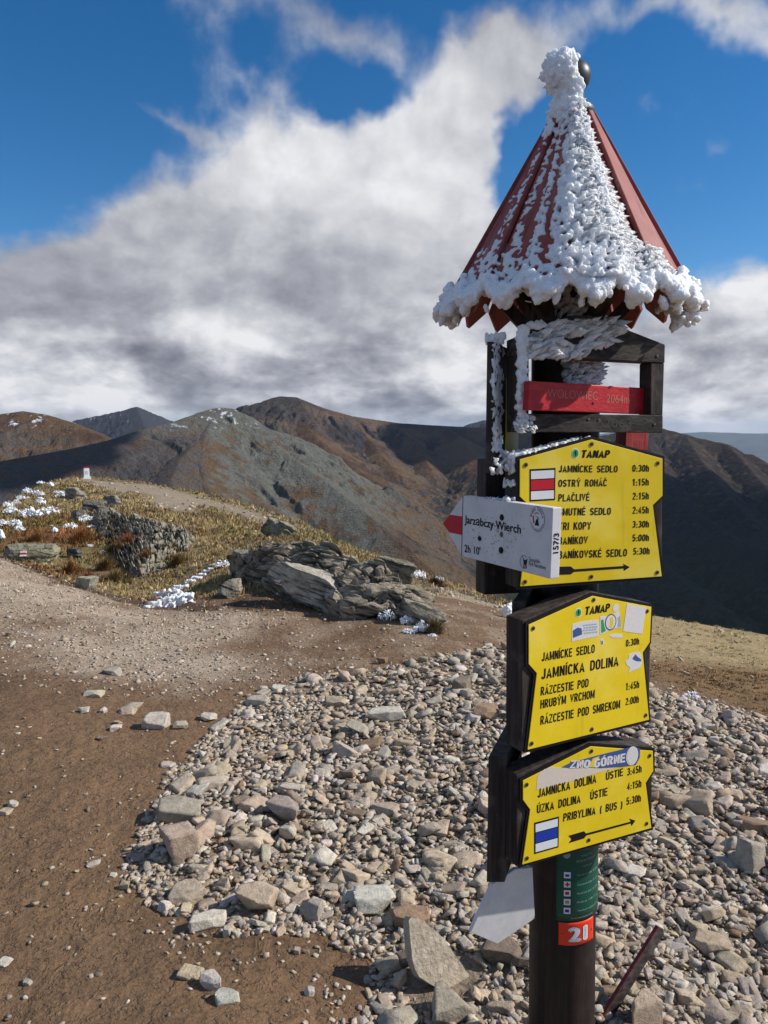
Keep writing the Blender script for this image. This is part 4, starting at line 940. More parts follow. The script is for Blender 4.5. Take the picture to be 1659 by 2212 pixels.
# ------------------------------------------------------------------ dark wooden frame with the red name board
PF = Plane(P1.O, P1.T, (0, 0, 1))
tt = np.array([cos(radians(-2)), sin(radians(-2))])
PF = plane_px(*ZF(318, 898), *ZF(318 + 1, 898), POST_R + .075, on_axis(2.0))
PF = Plane(on_axis(2.05) + P1.N * (POST_R + .072), P1.T, (0, 0, 1))
LF = lambda x, y, off=0.0: PF.px(*ZF(x, y), off)
FR = None
mb = MB(); T_ = .055
PF.poly(mb, [LF(318, 130), LF(760, -60), LF(930, -62), LF(1543, 178), LF(1540, 330), LF(318, 268)], -T_, 0)
FR = part('name_frame', mb, M_rail, bevel=.002)
mb = MB(); PF.poly(mb, [LF(318, 745), LF(1525, 757), LF(1525, 903), LF(318, 898)], -T_, .0); part('bottom_rail', mb, M_rail, FR, bevel=.002)
mb = MB(); PF.poly(mb, [LF(318, 268), LF(428, 273), LF(428, 746), LF(318, 745)], -T_, -.002); part('side_stile', mb, M_board, FR, bevel=.002)
mb = MB(); PF.poly(mb, [LF(1430, 326), LF(1540, 331), LF(1527, 757), LF(1425, 756)], -T_, -.002); part('side_stile', mb, M_board, FR, bevel=.002)
for p in ((1478, 270), (1455, 832), (915, 790), (1000, 795)):
    mb = MB(); PF.poly(mb, circle(LF(*p), .004, .004, 10), 0, .002); part('screw', mb, M_screw, FR)
# faint numerals scratched on the rail
mb = MB(); v, f = text_geo('2063', -.012); _a, _b = LF(1040, 862), LF(1262, 862); _h = (LF(1040, 790)[1] - _a[1]) / CAPH; mb.add([PF.w(_a[0] + (q[0] - v[:, 0].min()) / np.ptp(v[:, 0]) * (_b[0] - _a[0]), _a[1] + q[1] * _h, .0005) for q in v], f)
part('scratched_lettering', mb, flat_mat('scratched_wood', (.10, .09, .085), .8, .2, .5, 80), FR)
# red board: its free end stands proud of the frame
a0 = PF.w(*LF(418, 718, .045), .045); b0 = PF.w(*LF(1400, 752, -.035), -.035)
PR = Plane(a0, b0 - a0, (0, 0, 1)); LR = lambda x, y, off=0.0: PR.px(*ZF(x, y), off)
mb = MB(); PR.poly(mb, [LR(430, 476), LR(1420, 538), LR(1420, 752), LR(416, 716)], -.024, 0)
RB = part('name_board', mb, M_redboard, bevel=.002, label='bright red name board with scratched lettering')
mb = MB(); PR.text(mb, 'WOŁOWIEC', LR(575, 612), LR(985, 635), LR(575, 540)[1] - LR(575, 612)[1], .0006, 0, -.022)
PR.text(mb, '2064m', LR(1060, 655), LR(1245, 665), LR(1060, 585)[1] - LR(1060, 655)[1], .0006, 0, -.022)
part('scratched_lettering', mb, flat_mat('scratch_in_red', (.50, .30, .22), .8, .2, .4, 140), RB)
mb = MB(); PR.poly(mb, circle(LR(950, 660), .0035, .004, 8), .0, .0012); part('screw', mb, M_black, RB)
# red batten below the frame, behind the topmost board
mb = MB(); q = PF.w(*LF(1215, 1050, -.09), -.09); e = PF.T * (LF(1400, 1050, -.09)[0] - LF(1215, 1050, -.09)[0])
mb.box(q, e, PF.N * -.05, np.array([0, 0, LF(1215, 890, -.09)[1] - LF(1215, 1050, -.09)[1]])); part('red_batten', mb, M_redtrim, bevel=.002)

# ------------------------------------------------------------------ boards that face the other valley, seen from their near edge
def edge_board(u0, u1, v0, v1, Yn, uf, Yf, label, yellow=None, gable=0.0):
    """near edge between u0 and u1 at distance Yn; far end at uf, Yf; height v0..v1 on the near edge"""
    n0 = at(u0, v1, Yn); n1 = at(u1, v1, Yn); top = at(u0, v0, Yn)[2]
    ax = on_axis(n0[2]); f = at(uf, v1, Yf)
    d = np.array([f[0] - n1[0], f[1] - n1[1], 0]); th = n1 - n0; th[2] = 0
    mb = MB(); up = np.array([0, 0, top - n0[2]])
    A, B, C, D = n0, n1, n1 + d, n0 + d
    mid0, mid1 = n0 + d * .5, n1 + d * .5
    mb.prism([A, A + up, mid0 + up * (1 + gable), D + up, D], [B, B + up, mid1 + up * (1 + gable), C + up, C])
    o = part('side_board', mb, M_board, bevel=.002, label=label)
    if yellow:
        T = d / np.linalg.norm(d); pl = Plane(n1, T, (0, 0, 1)); H = np.linalg.norm(up); Ld = np.linalg.norm(d)
        mb = MB(); sg = 1 if pl.N[0] > 0 else -1
        a, b, cc, e = yellow
        pts = [(Ld * a, H * cc), (Ld * b, H * cc), (Ld * b, H * e), (Ld * a, H * e)]
        pl.poly(mb, pts, .001 * sg, .004 * sg); part('panel', mb, M_yellow, o)
    return o
edge_board(1048, 1062, 738, 1022, 2.10, 1118, 2.42, 'upper side board turned edge-on with rime along it', (.45, .95, .12, .75))
edge_board(1100, 1127, 1300, 1612, 2.13, 1150, 2.36, 'middle side board turned edge-on', None)
edge_board(1051, 1090, 1634, 1906, 2.10, 1122, 2.34, 'lowest side board turned edge-on', (.1, .9, .15, .8))
# dark bracket behind the white arrow board
mb = MB(); q0 = at(1046, 1285, 2.34); mb.box(q0, (.13, .03, 0), (-.02, .06, 0), (0, 0, .42)); part('bracket', mb, M_board, bevel=.002)

# ------------------------------------------------------------------ lower white board in the shade, plates on the post
ql = [ZB(620, 228), ZB(690, 222), ZB(700, 430), ZB(545, 535), ZB(435, 487), ZB(525, 290)]
cpt = at(1085, 1960, 2.16); PW = Plane(cpt, np.array([.86, .45, .12]), np.array([-.10, -.30, 1.0]))
mb = MB(); PW.poly(mb, [PW.px(*p) for p in ql], -.012, 0); part('arrow_board', mb, M_whitepaint, bevel=.0015, label='plain pale arrow board hanging low on the shaded side of the post')
def bent(z0l, z0r, z1, ang0, ang1, r, n=20, rows=8):
    vs = [];
    for i in range(n + 1):
        a = ang0 + (ang1 - ang0) * i / n
        for j in range(rows + 1): vs.append(ringp(z0l + (z1 - z0l) * j / rows, r, a))
    return vs, [(i * (rows + 1) + j, (i + 1) * (rows + 1) + j, (i + 1) * (rows + 1) + j + 1, i * (rows + 1) + j + 1) for i in range(n) for j in range(rows)]
def z_at(v, ang): # height on the post surface seen at v
    lo, hi = -.5, 2.5
    for _ in range(40):
        z = (lo + hi) / 2; q = ringp(z, POST_R, ang) - CAM; vv = 1106 - 1659 * (q @ UPV) / (q @ FWD)
        if vv > v: lo = z
        else: hi = z
    return z
RP = POST_R + .0045
zg0 = z_at(1988, radians(-5)); zg1 = z_at(1815, radians(-5)); zr0 = z_at(2040, 0); zr1 = z_at(1991, 0)
A0, A1 = radians(-23), radians(68)
def solid_bent(name, z0, z1, a0, a1, mat, parent=post):
    vs, fs = bent(z0, z0, z1, a0, a1, RP); me_b = MB(); me_b.add(vs, fs); o = part(name, me_b, mat, parent, smooth=True)
    md = o.modifiers.new('thickness', 'SOLIDIFY'); md.thickness = .002; md.offset = 1; return o
gp = solid_bent('info_plate', zg0, zg1, A0, A1, M_plateg)
rp = solid_bent('number_plate', zr0, zr1, radians(-19), radians(45), M_plater)
def bent_text(mb, body, ang, z, width, cap, mat=0, bold=0.0, r=RP + .0032):
    v, f = text_geo(body, bold)
    if not len(v): return
    x = (v[:, 0] - v[:, 0].min()) / max(np.ptp(v[:, 0]), 1e-6) * width; y = v[:, 1] / CAPH * cap
    mb.add([ringp(z + b, r, ang + a / RP) for a, b in zip(x, y)], f, mat)
def bent_rect(mb, ang, z, wdt, h, mat=0, r=RP + .0032):
    n = 3; vs = [ringp(z + h * j, r, ang + wdt / RP * i / n) for i in range(n + 1) for j in (0, 1)]
    mb.add(vs, [(2 * i, 2 * i + 2, 2 * i + 3, 2 * i + 1) for i in range(n)], mat)
mb = MB(); Hg = zg1 - zg0
bent_text(mb, '21', radians(-4), zr0 + (zr1 - zr0) * .2, .066, (zr1 - zr0) * .58, 0, .07); part('numerals', mb, M_white, rp)
for a in (-13, 40):
    mb = MB(); q = ringp((zr0 + zr1) / 2, RP + .002, radians(a)); mb.ball(q, .003, 8, 6); part('screw', mb, M_screw, rp)
mb = MB(); rows = [('Horská záchranná služba', .88, .060, .007, 10), ('Vysoké Tatry', .80, .045, .006, 28), ('0903 387 505  0903 387 505', .735, .075, .007, 20), ('Tiesňová linka', .665, .036, .006, 32),
    ('Horská služba 18 300', .565, .085, .0065, 22), ('Záchranná služba 155 112', .445, .085, .0065, 22), ('Hasičský zbor 18 150', .335, .085, .0065, 22), ('Polícia 158 112', .225, .085, .0065, 22), ('Tiesňové volanie 112', .12, .085, .0065, 22), ('Správa národného parku', .035, .080, .006, 12)]
for (s, fz, wd, cap, a) in rows:
    bent_text(mb, s, radians(a - 12), zg0 + Hg * fz, wd, cap, 0)
part('lettering', mb, M_platet, gp)
mb = MB()
for k, fz in enumerate((.545, .43, .32, .21, .10)):
    bent_rect(mb, radians(-11), zg0 + Hg * fz, .020, .020, 0)
    if k == 1: bent_rect(mb, radians(-11 + 4.2), zg0 + Hg * fz + .003, .005, .014, 1, RP + .0036); bent_rect(mb, radians(-11 + 1.8), zg0 + Hg * fz + .0075, .014, .005, 1, RP + .0038)
    elif k == 0: bent_rect(mb, radians(-9), zg0 + Hg * fz + .005, .012, .008, 2, RP + .0036)
    else: bent_rect(mb, radians(-9), zg0 + Hg * fz + .005, .012, .010, (1, 1, 3, 4)[k - 1], RP + .0036)
part('pictograms', mb, [M_white, M_redp, M_bluep, flat_mat('ochre_print', (.45, .28, .05), .5), M_purple], gp)
mb = MB(); n = 14; ctr = radians(-7); vs = [ringp(zg0 + Hg * .83 + .011 * sin(2 * pi * k / n), RP + .0032, ctr + .011 * cos(2 * pi * k / n) / RP) for k in range(n)]; mb.add(vs, [tuple(range(n))]); part('emblem', mb, M_platet, gp)

# ------------------------------------------------------------------ red conical roof of pointed planks, with finial
Z_TOP = at(1228, 246, 2.35)[2]; Z_EAVE = EYE + .392; R_TOP, R_EAVE = .050, .345
NP = 19
ROOFAX = lambda z: on_axis(2.2) + np.array([.012 * (z - 2.2), 0, 0]) + np.array([0, 0, z - 2.2])
def cone_pt(s, ang, lift=0.0, tilt=0.0):
    """s = 0 at the top, 1 at the eave; ang from the direction towards the camera, + to the right"""
    z = Z_TOP + (Z_EAVE - Z_TOP) * s; r = R_TOP + (R_EAVE - R_TOP) * (s ** 1.04)
    sl_ = math.atan2(R_EAVE - R_TOP, Z_TOP - Z_EAVE)
    rr_ = r + lift * cos(sl_); z += lift * sin(sl_)
    c = ROOFAX(z); return c + np.array([rr_ * sin(ang), -rr_ * cos(ang), 0])
RF = bpy.data.objects.new('roof', None); COL.objects.link(RF); RF.parent = post
for k in range(NP):
    a0 = 2 * pi * (k + .05) / NP + .13; a1 = 2 * pi * (k + .95) / NP + .13; am = (a0 + a1) / 2
    mb = MB(); n = 10; up = .012 if k % 2 else .0
    L = []; Rr = []
    def pl_(s, a, lift): # planks are flat boards: chord between the two edges
        f = (a - a0) / (a1 - a0); p0 = cone_pt(s, a0, lift); p1 = cone_pt(s, a1, lift); return p0 + (p1 - p0) * f
    top = [pl_(0, a0, up), pl_(0, a1, up)]; low = [pl_(1, a1, up), pl_(1.10, am, up), pl_(1, a0, up)]
    back = [pl_(0, a0, up - .016), pl_(0, a1, up - .016), pl_(1, a1, up - .016), pl_(1.10, am, up - .016), pl_(1, a0, up - .016)]
    # subdivide along the length so the grain attribute runs across
    mb.prism(top + low, back, 0, k * 1.7)
    lanes = [k * 1.7, k * 1.7 + .09 * .3, k * 1.7 + .09, k * 1.7 + .045, k * 1.7]
    mb.lane = lanes * 2
    part('plank', mb, M_redplank, RF, bevel=.0025)
# rafters beneath, holding the roof on the post
mb = MB()
for k in range(6):
    a = 2 * pi * k / 6 + .4; p = ringp(2.10, POST_R * .8, a); q = cone_pt(.86, a, -.03); d = q - p; s = np.cross(d, [0, 0, 1.0]); s /= np.linalg.norm(s); mb.box(p - s * .02, s * .04, np.array([0, 0, .05]), d)
part('roof_braces', mb, M_board, RF)
def lathe(prof, c0, ax=np.array([0, 0, 1.0]), seg=28):
    mb = MB(); vs = []
    for (r, z) in prof:
        for k in range(seg): vs.append(c0 + np.array([r * cos(2 * pi * k / seg), r * sin(2 * pi * k / seg), z]))
    m = len(prof); mb.add(vs, [(i * seg + k, i * seg + (k + 1) % seg, (i + 1) * seg + (k + 1) % seg, (i + 1) * seg + k) for i in range(m - 1) for k in range(seg)] + [tuple(range(seg)), tuple(range((m - 1) * seg, m * seg))])
    return mb
BALL = at(1240, 166, 2.35); rb_ = .047
c0 = ROOFAX(Z_TOP) ; hb = BALL[2] - Z_TOP
prof = [(.060, -.015), (.060, .010), (.048, .022), (.036, .030), (.030, .042), (.028, hb - rb_ * .86)] + [(rb_ * sin(a), hb - rb_ * cos(a)) for a in np.linspace(.55, pi - .05, 14)]
part('finial', lathe(prof, np.array([BALL[0] * .6 + c0[0] * .4, BALL[1], Z_TOP])), M_ball, RF, smooth=True)
# ------------------------------------------------------------------ rime ice: feathers and lumps fused into one skin
def ico(sub):
    bm = bmesh.new(); bmesh.ops.create_icosphere(bm, subdivisions=sub, radius=1.0)
    v = np.array([q.co for q in bm.verts]); f = np.array([[w.index for w in q.verts] for q in bm.faces]); bm.free(); return v, f
ICO = {k: ico(k) for k in (1, 2, 3, 4, 5)}
def n3(p, s, oct=3):
    x, y, z = p[:, 0] * s, p[:, 1] * s, p[:, 2] * s
    return (fbm2(x + .31 * z, y - .27 * z, oct) + fbm2(y + 40 + .29 * x, z - .33 * x, oct) + fbm2(z + 80 - .3 * y, x + .37 * y, oct)) / 2.0
def rot_to(d, roll=0.0):
    d = np.asarray(d, float); d = d / np.linalg.norm(d); a = np.array([0, 0, 1.0]) if abs(d[2]) < .9 else np.array([1.0, 0, 0])
    x = np.cross(a, d); x /= np.linalg.norm(x); y = np.cross(d, x); c, s = cos(roll), sin(roll)
    return np.stack([c * x + s * y, -s * x + c * y, d], 1)
def fuse(name, blobs, voxel, amp=.003, fs=90.0, sub=1, offset=(0, 0, 0)):
    """blobs: (centre, radii, direction, roll); welded to one surface and roughened"""
    v, f = ICO[sub]; V = []; F = []
    for k, (c, r, d, roll) in enumerate(blobs):
        V.append((v * np.asarray(r)) @ rot_to(d, roll).T + np.asarray(c)); F.append(f + k * len(v))
    me = mesh_np(name, np.concatenate(V), tris=np.concatenate(F)); o = bpy.data.objects.new(name, me); COL.objects.link(o)
    m = o.modifiers.new('weld', 'REMESH'); m.mode = 'VOXEL'; m.voxel_size = voxel; m.adaptivity = 0
    dg = bpy.context.evaluated_depsgraph_get(); ev = o.evaluated_get(dg); out = bpy.data.meshes.new_from_object(ev)
    bpy.data.objects.remove(o); bpy.data.meshes.remove(me)
    n = len(out.vertices); co = np.empty(n * 3, np.float32); no = np.empty(n * 3, np.float32)
    out.vertices.foreach_get('co', co); out.vertices.foreach_get('normal', no); co = co.reshape(-1, 3).astype(float); no = no.reshape(-1, 3)
    co += no * (amp * (n3(co, fs) + .6 * n3(co, fs * 2.7, 2)))[:, None] - np.asarray(offset)
    out.vertices.foreach_set('co', co.astype(np.float32).ravel()); out.polygons.foreach_set('use_smooth', np.ones(len(out.polygons), bool)); out.update(); out.name = name
    return out
def rime_part(name, blobs, voxel=.0045, amp=.003, parent=post, fs=90.0):
    o = link(name, fuse(name, blobs, voxel, amp, fs, 1, ROOT), M_rime, parent); return o
def plank_lift(s, a):
    ph = ((a - .13) * NP / (2 * pi)) % NP; k = int(ph); fr = (ph - k - .5) * 2; R_ = R_TOP + (R_EAVE - R_TOP) * min(s, 1.1)
    return (.012 if k % 2 == 1 else 0.0) - R_ * .020 * (1 - min(abs(fr), 1) ** 2)
RN = random.Random(11)
def cone_frame(s, a):
    p = cone_pt(s, a); t = cone_pt(s, a + .01) - p; t /= np.linalg.norm(t); dn = cone_pt(s + .01, a) - p; dn /= np.linalg.norm(dn); n = np.cross(t, dn); n /= np.linalg.norm(n)
    if n @ np.array([sin(a), -cos(a), .4]) < 0: n = -n
    return p + n * plank_lift(s, a), t, dn, n
PHI = radians(-12)
def border(s): return 20 + 12 * min(s, .62) / .62 + (max(s - .76, 0) / .24) * 26
bl = []
# thick crest facing the wind; thin ribs of rime along the planks left of it, with bare slits between
for i in range(3400):
    s = RN.random() ** .62 * 1.02; w = radians(RN.uniform(-68, 58)); a = w + PHI; wd = math.degrees(w)
    if wd > border(s): continue
    crest = math.exp(-((wd - 9) / 18) ** 2); dens = 1.0; thick = 1.0
    if wd < -10 and s > .16:
        rib = .5 + .5 * cos((a - .13) * NP * 1.5 + .6 * mnoise.noise((a * 4, s * 5, 2.0)))
        nn = mnoise.noise((a * 9, s * 9, 3.1)); dens = sstep(rib + .75 * nn + .9 * max(s - .76, 0) / .24, .30, .62); thick = .7
        if wd < -52: dens *= max(0, (s - .72) / .28)
    if s > .86: dens = max(dens, .9)
    if RN.random() > dens: continue
    p, t, dn, n = cone_frame(s, a); h = (.006 + .024 * crest) * thick * RN.uniform(.5, 1.3); g_ = RN.uniform(.75, 1.5)
    bl.append((p + n * h * .55, (.0050 * g_, .0066 * g_, max(h, .006)), n + t * RN.gauss(.25, .4) + dn * RN.gauss(.25, .5), RN.random() * 6))
rime_part('roof_rime', bl, .0034, .0020, RF, 120)
def leaves(name, fl, parent):
    """feathers of ice kept as separate blades: broad root, pointed tip, frosted surface"""
    v, f = ICO[3]; V = []; F = []
    for k, (c, r, d, roll) in enumerate(fl):
        q = v.copy(); tp = np.clip(1 - .80 * np.clip(q[:, 2], 0, 1) ** 1.3, .1, 1); q[:, 0] *= tp; q[:, 1] *= tp; q[:, 1] *= 1 + .20 * np.sin(q[:, 2] * 9 + k) ; q = (q * np.asarray(r)) @ rot_to(d, roll).T + np.asarray(c)
        V.append(q); F.append(f + k * len(v))
    V = np.concatenate(V); V = V + .0022 * np.stack([n3(V, 170, 2), n3(V + 3, 170, 2), n3(V + 7, 170, 2)], 1)
    me = mesh_np(name, V - ROOT, tris=np.concatenate(F), smooth=True); return link(name, me, M_rime, parent)
fl = []
for k in range(38):                                                # the border: long blades pointing away from the wind
    s = .08 + .86 * (k + RN.random() * .6) / 38; a = radians(border(s) - 3 + RN.gauss(0, 1.5)) + PHI; p, t, dn, n = cone_frame(s, a); L = RN.uniform(.022, .038) * (.6 + .7 * s)
    fl.append((p + n * .008 + t * L * .15, (.0050, .0115 * RN.uniform(.75, 1.3) * (.6 + .5 * s), L), t - dn * RN.uniform(.05, .40) + n * RN.uniform(.02, .22), 0 + RN.gauss(0, .25)))
for k in range(620):                                               # overlapping rows behind it
    s = RN.random() ** .7 * .96; f = RN.random() ** .8; w = border(s) - 2 - (1 - f) * 25; a = radians(w) + PHI; p, t, dn, n = cone_frame(s, a); L = RN.uniform(.014, .030) * (.6 + .6 * s)
    fl.append((p + n * (.006 + .024 * math.exp(-((w - 7) / 15) ** 2) * RN.uniform(.5, 1.1)), (.0050, .0105 * RN.uniform(.7, 1.3), L), t * (.5 + .8 * f) - dn * RN.gauss(.22, .22) + n * RN.uniform(.05, .45) * (1.4 - f), RN.gauss(0, .4)))
leaves('roof_feathers', fl, RF)
# scalloped roll along the eave, swelling over every plank tip
bl = []
for i in range(2100):
    a = radians(RN.uniform(-122, 66)); ph = (a - .13) * NP / (2 * pi); tip = abs((ph % 1) - .5) * 2       # 0 at the plank tip, 1 at the gap
    p, t, dn, n = cone_frame(min(.985 + .095 * (1 - tip ** 1.5) + RN.gauss(0, .012), 1.12), a); r = (.0125 + .0075 * (1 - tip) + .004 * mnoise.noise((a * 3, 0, 7))) * RN.uniform(.65, 1.0)
    bl.append((p + n * RN.uniform(-.006, .018) + dn * RN.uniform(-.022, .010) + t * RN.gauss(0, .005), (r * .7, r * .8, r), n * RN.gauss(.5, .4) + dn * RN.gauss(.2, .4) + t * RN.gauss(0, .4) + 1e-3, RN.random() * 6))
for i in range(120):                                               # rime hanging from the tips
    k = RN.randrange(NP); a = .13 + 2 * pi * (k + .5) / NP; a = (a + pi) % (2 * pi) - pi
    if not (-2.2 < a < 1.1): continue
    p, t, dn, n = cone_frame(1.07, a + RN.gauss(0, .07)); r = RN.uniform(.010, .020)
    bl.append((p + np.array([0, 0, -RN.uniform(.0, .026)]) + n * RN.uniform(-.02, .018), (r * .7, r * .7, r * 1.3), (RN.gauss(0, .4), RN.gauss(0, .4), -1), 0))
for i in range(170):                                               # the lump at the right-hand corner, over and under the tip
    a = radians(RN.uniform(74, 98)); s = RN.uniform(.93, 1.10); p, t, dn, n = cone_frame(s, a); r = RN.uniform(.009, .019)
    q = p + n * RN.uniform(-.016, .020) if i % 3 else p - n * RN.uniform(.01, .05) - t * RN.uniform(0, .05) + np.array([0, 0, -.02])
    bl.append((q, (r * .7, r * .8, r * 1.2), (RN.gauss(0, 1), RN.gauss(0, 1), RN.gauss(0, 1)), 0))
rime_part('eave_rime', bl, .0034, .0042, RF, 125)
bl = []
for i in range(620):                                               # crust under the eave, and the neck of the finial
    a = radians(RN.uniform(-115, 80)); s = RN.uniform(.70, 1.02); p, t, dn, n = cone_frame(s, a); r = RN.uniform(.008, .017)
    if mnoise.noise((a * 3, s * 8, 1.0)) < -.05: continue
    bl.append((p - n * RN.uniform(.022, .040), (r * .8, r, r * 1.1), -n + t * RN.gauss(0, .5) + dn * RN.gauss(0, .5), RN.random() * 6))
rime_part('underside_rime', bl, .0055, .0035, RF, 70)
bl = []; bc = np.array(on_axis(2.6)); bc = np.array([BALL[0] * .6 + c0[0] * .4, BALL[1], BALL[2]])
for i in range(900):
    d = np.array([RN.gauss(-.6, .6), RN.gauss(-.8, .5), RN.gauss(.12, .75)]); d /= np.linalg.norm(d)
    if d[0] > .02: continue
    L = RN.uniform(.007, .016) * (1.0 + 1.3 * max(-d[0], 0))
    bl.append((bc + d * (rb_ + L * .7) + np.array([-.010, 0, .004]), (RN.uniform(.0045, .0075), RN.uniform(.0045, .0075), L), d + np.array([RN.gauss(0, .4), RN.gauss(0, .4), RN.gauss(0, .4)]), RN.random() * 6))
for i in range(330):
    z = RN.uniform(Z_TOP - .04, bc[2] - .02); a = radians(RN.uniform(-110, 12)); r0 = .040 + .012 * (z < Z_TOP + .02)
    p = np.array([bc[0], bc[1], z]) + r0 * np.array([sin(a), -cos(a), 0]); d = np.array([sin(a) + RN.gauss(0, .4), -cos(a), RN.gauss(.1, .4)]); L = RN.uniform(.010, .022)
    bl.append((p + d * L * .4, (.007, .008, L), d, RN.random() * 6))
for i in range(22):
    d = np.array([RN.gauss(-.1, .3), RN.gauss(-.4, .3), 1.0]); bl.append((bc + np.array([RN.uniform(-.05, .012), -.012, .030 + RN.uniform(0, .022)]), (.006, .006, RN.uniform(.008, .016)), d, 0))
rime_part('finial_rime', bl, .0034, .0026, RF, 120)
# feathers blown across the gable of the frame and the post under the roof
bl = []
def feather(p, d, L, wdt, th=.0065): bl.append((np.asarray(p) + np.asarray(d) / np.linalg.norm(d) * L * .5, (th, wdt, L), d, RN.gauss(0, .35)))
for i in range(150):
    u = RN.uniform(1120, 1322); v = RN.uniform(700, 775)
    if u > 1260 and v > 700 + (1322 - u) * 1.2 + 25: continue
    if mnoise.noise((u * .02, v * .03, 5.0)) < -.22: continue
    a, b = PF.px(u, v); p = PF.w(a, b, .004); e = RN.uniform(-.15, .75)
    feather(p, PF.T * 1.0 + np.array([0, 0, e]) + PF.N * RN.uniform(.2, .7), RN.uniform(.018, .042), RN.uniform(.008, .015))
for i in range(130):
    v = RN.uniform(620, 700) if i % 2 else RN.uniform(775, 832); a = radians(RN.uniform(-50, 38) if i % 2 else RN.uniform(-18, 50)); z = z_at(v, a); p = ringp(z, POST_R * .93, a)
    feather(p, ringp(z, 1, a) - ringp(z, 0, a) + np.array([.6, 0, RN.uniform(-.3, .6)]), RN.uniform(.016, .036), RN.uniform(.008, .014))
for i in range(150):                                               # on the left stile of the frame
    v = RN.uniform(705, 925); u = 1117 + 20 * RN.random(); a, b = PF.px(u, v); r = RN.uniform(.005, .0095)
    bl.append((PF.w(a, b, RN.uniform(0, .010)), (r, r, r * 1.5), PF.N + PF.T * RN.gauss(0, .5) + np.array([0, 0, RN.gauss(.2, .4)]), 0))
for i in range(40):
    u = RN.uniform(1112, 1150); v = RN.uniform(895, 930); a, b = PF.px(u, v); feather(PF.w(a, b, 0), PF.N + PF.T * RN.gauss(.2, .4) + np.array([0, 0, -RN.uniform(0, .6)]), RN.uniform(.008, .018), .006)
rime_part('frame_rime', [q for q in bl if q[1][0] != .0065], .0036, .0024, post, 130); leaves('frame_feathers', [q for q in bl if q[1][0] == .0065], post)
bl = []                                                            # on the upper side board and the top of the topmost board
for i in range(620):
    v = RN.uniform(727, 1024); u = 1063 + 29 * RN.random() * (.7 + .5 * mnoise.noise((v * .03, 0, 0))); Y = 2.10 + (u - 1062) / 56 * .30; r = RN.uniform(.0035, .0075)
    if v > 975: u = RN.uniform(1056, 1112)
    bl.append((at(u, v, Y - .006), (r, r, r * RN.uniform(1, 2)), (RN.gauss(.4, .5), -.7, RN.gauss(.1, .5)), 0))
for i in range(30): bl.append((at(RN.uniform(1050, 1090), RN.uniform(722, 740), 2.14), (.006, .006, .011), (RN.gauss(0, .4), -.3, 1), 0))
rime_part('side_rime', bl, .0036, .0030, post, 120)
bl = []
e0, e1 = np.array(P1.px(*Z2(572, 880))), np.array(P1.px(*Z2(1005, 758)))
for i in range(330):
    t = RN.random() ** 1.3; q = e0 + (e1 - e0) * t; dp = RN.uniform(-.075, .0); r = RN.uniform(.0025, .0055) * (1.3 - .6 * t)
    bl.append((P1.w(q[0], q[1] + .001, dp), (r, r, r * RN.uniform(1.2, 2.4)), np.array([RN.gauss(-.3, .4), -.3, 1.0]), 0))
for i in range(170):
    b = RN.uniform(P1.px(*Z2(575, 1150))[1], e0[1]); q = P1.px(*Z2(572, 1000))[0]; r = RN.uniform(.003, .007)
    if mnoise.noise((b * 25, 0, 2)) < -.15: continue
    bl.append((P1.w(q - .002, b, RN.uniform(-.075, -.012)), (r, r, r * 1.5), -P1.T + P1.N * RN.gauss(.4, .4) + np.array([0, 0, RN.gauss(0, .4)]), 0))
for i in range(60): bl.append((PA.w(*LA(RN.uniform(480, 960), RN.uniform(160, 190), -.015), -RN.uniform(.0, .028)), (.004, .004, .007), (RN.gauss(0, .3), -.2, 1), 0))
rime_part('board_rime', bl, .0035, .002)
# ------------------------------------------------------------------ rock materials
def _stone(g, p):
    o = g.obj(); P = g.pos()
    n = g.noise(P, 26, 6, .7); n2 = g.noise(P, 120, 4, .7); n4 = g.noise(P, 8, 4, .6)
    c = g.mix(1.0, g.attr('tint'), g.ramp(n, [(.25, (.62, .60, .58)), (.55, (1.0, 1.0, 1.0)), (.8, (1.28, 1.27, 1.25))]), 'MULTIPLY')
    c = g.mix(1.0, c, g.ramp(n2, [(.25, (.72, .72, .72)), (.7, (1.18, 1.18, 1.18))]), 'MULTIPLY')
    c = g.mix(g.mul(g.ss(n4, .58, .74), .35), c, (.22, .125, .06))
    g.put(p.inputs['Base Color'], c); p.inputs['Roughness'].default_value = .9; p.inputs['Specular IOR Level'].default_value = .2
    g.put(p.inputs['Normal'], g.bump(g.add(n, g.mul(n2, .5)), .75, .012))
M_stone = material('broken_gneiss', _stone)
def _outcrop(g, p):
    P = g.pos(); x, y, z = g.xyz(P)
    st = g.noise(g.cxyz(g.mul(x, 2.2), g.mul(y, 2.2), g.m('MULTIPLY_ADD', z, 22.0, g.mul(x, 6.0))), 1.0, 6, .65, .6)
    n = g.noise(P, 7, 6, .7); n2 = g.noise(P, 45, 5, .7); l = g.noise(P, 3.3, 5, .65)
    c = g.ramp(n, [(.28, (.105, .097, .085)), (.5, (.260, .240, .205)), (.74, (.41, .38, .325))])
    c = g.mix(g.mul(g.ss(l, .56, .68), .40), c, (.20, .195, .105))            # lichen
    c = g.mix(g.mul(g.ss(n2, .58, .72), .55), c, (.34, .33, .29))
    c = g.mix(g.mul(g.ss(st, .44, .36), .75), c, (.030, .027, .023))           # bedding cracks
    c = g.mix(1.0, c, g.attr('tint'), 'MULTIPLY')
    g.put(p.inputs['Base Color'], c); p.inputs['Roughness'].default_value = .92; p.inputs['Specular IOR Level'].default_value = .2
    g.put(p.inputs['Normal'], g.bump(g.add(g.add(n, g.mul(n2, .4)), g.mul(g.ss(st, .36, .46), 1.0)), .95, .05))
M_outcrop = material('lichened_bedrock', _outcrop)

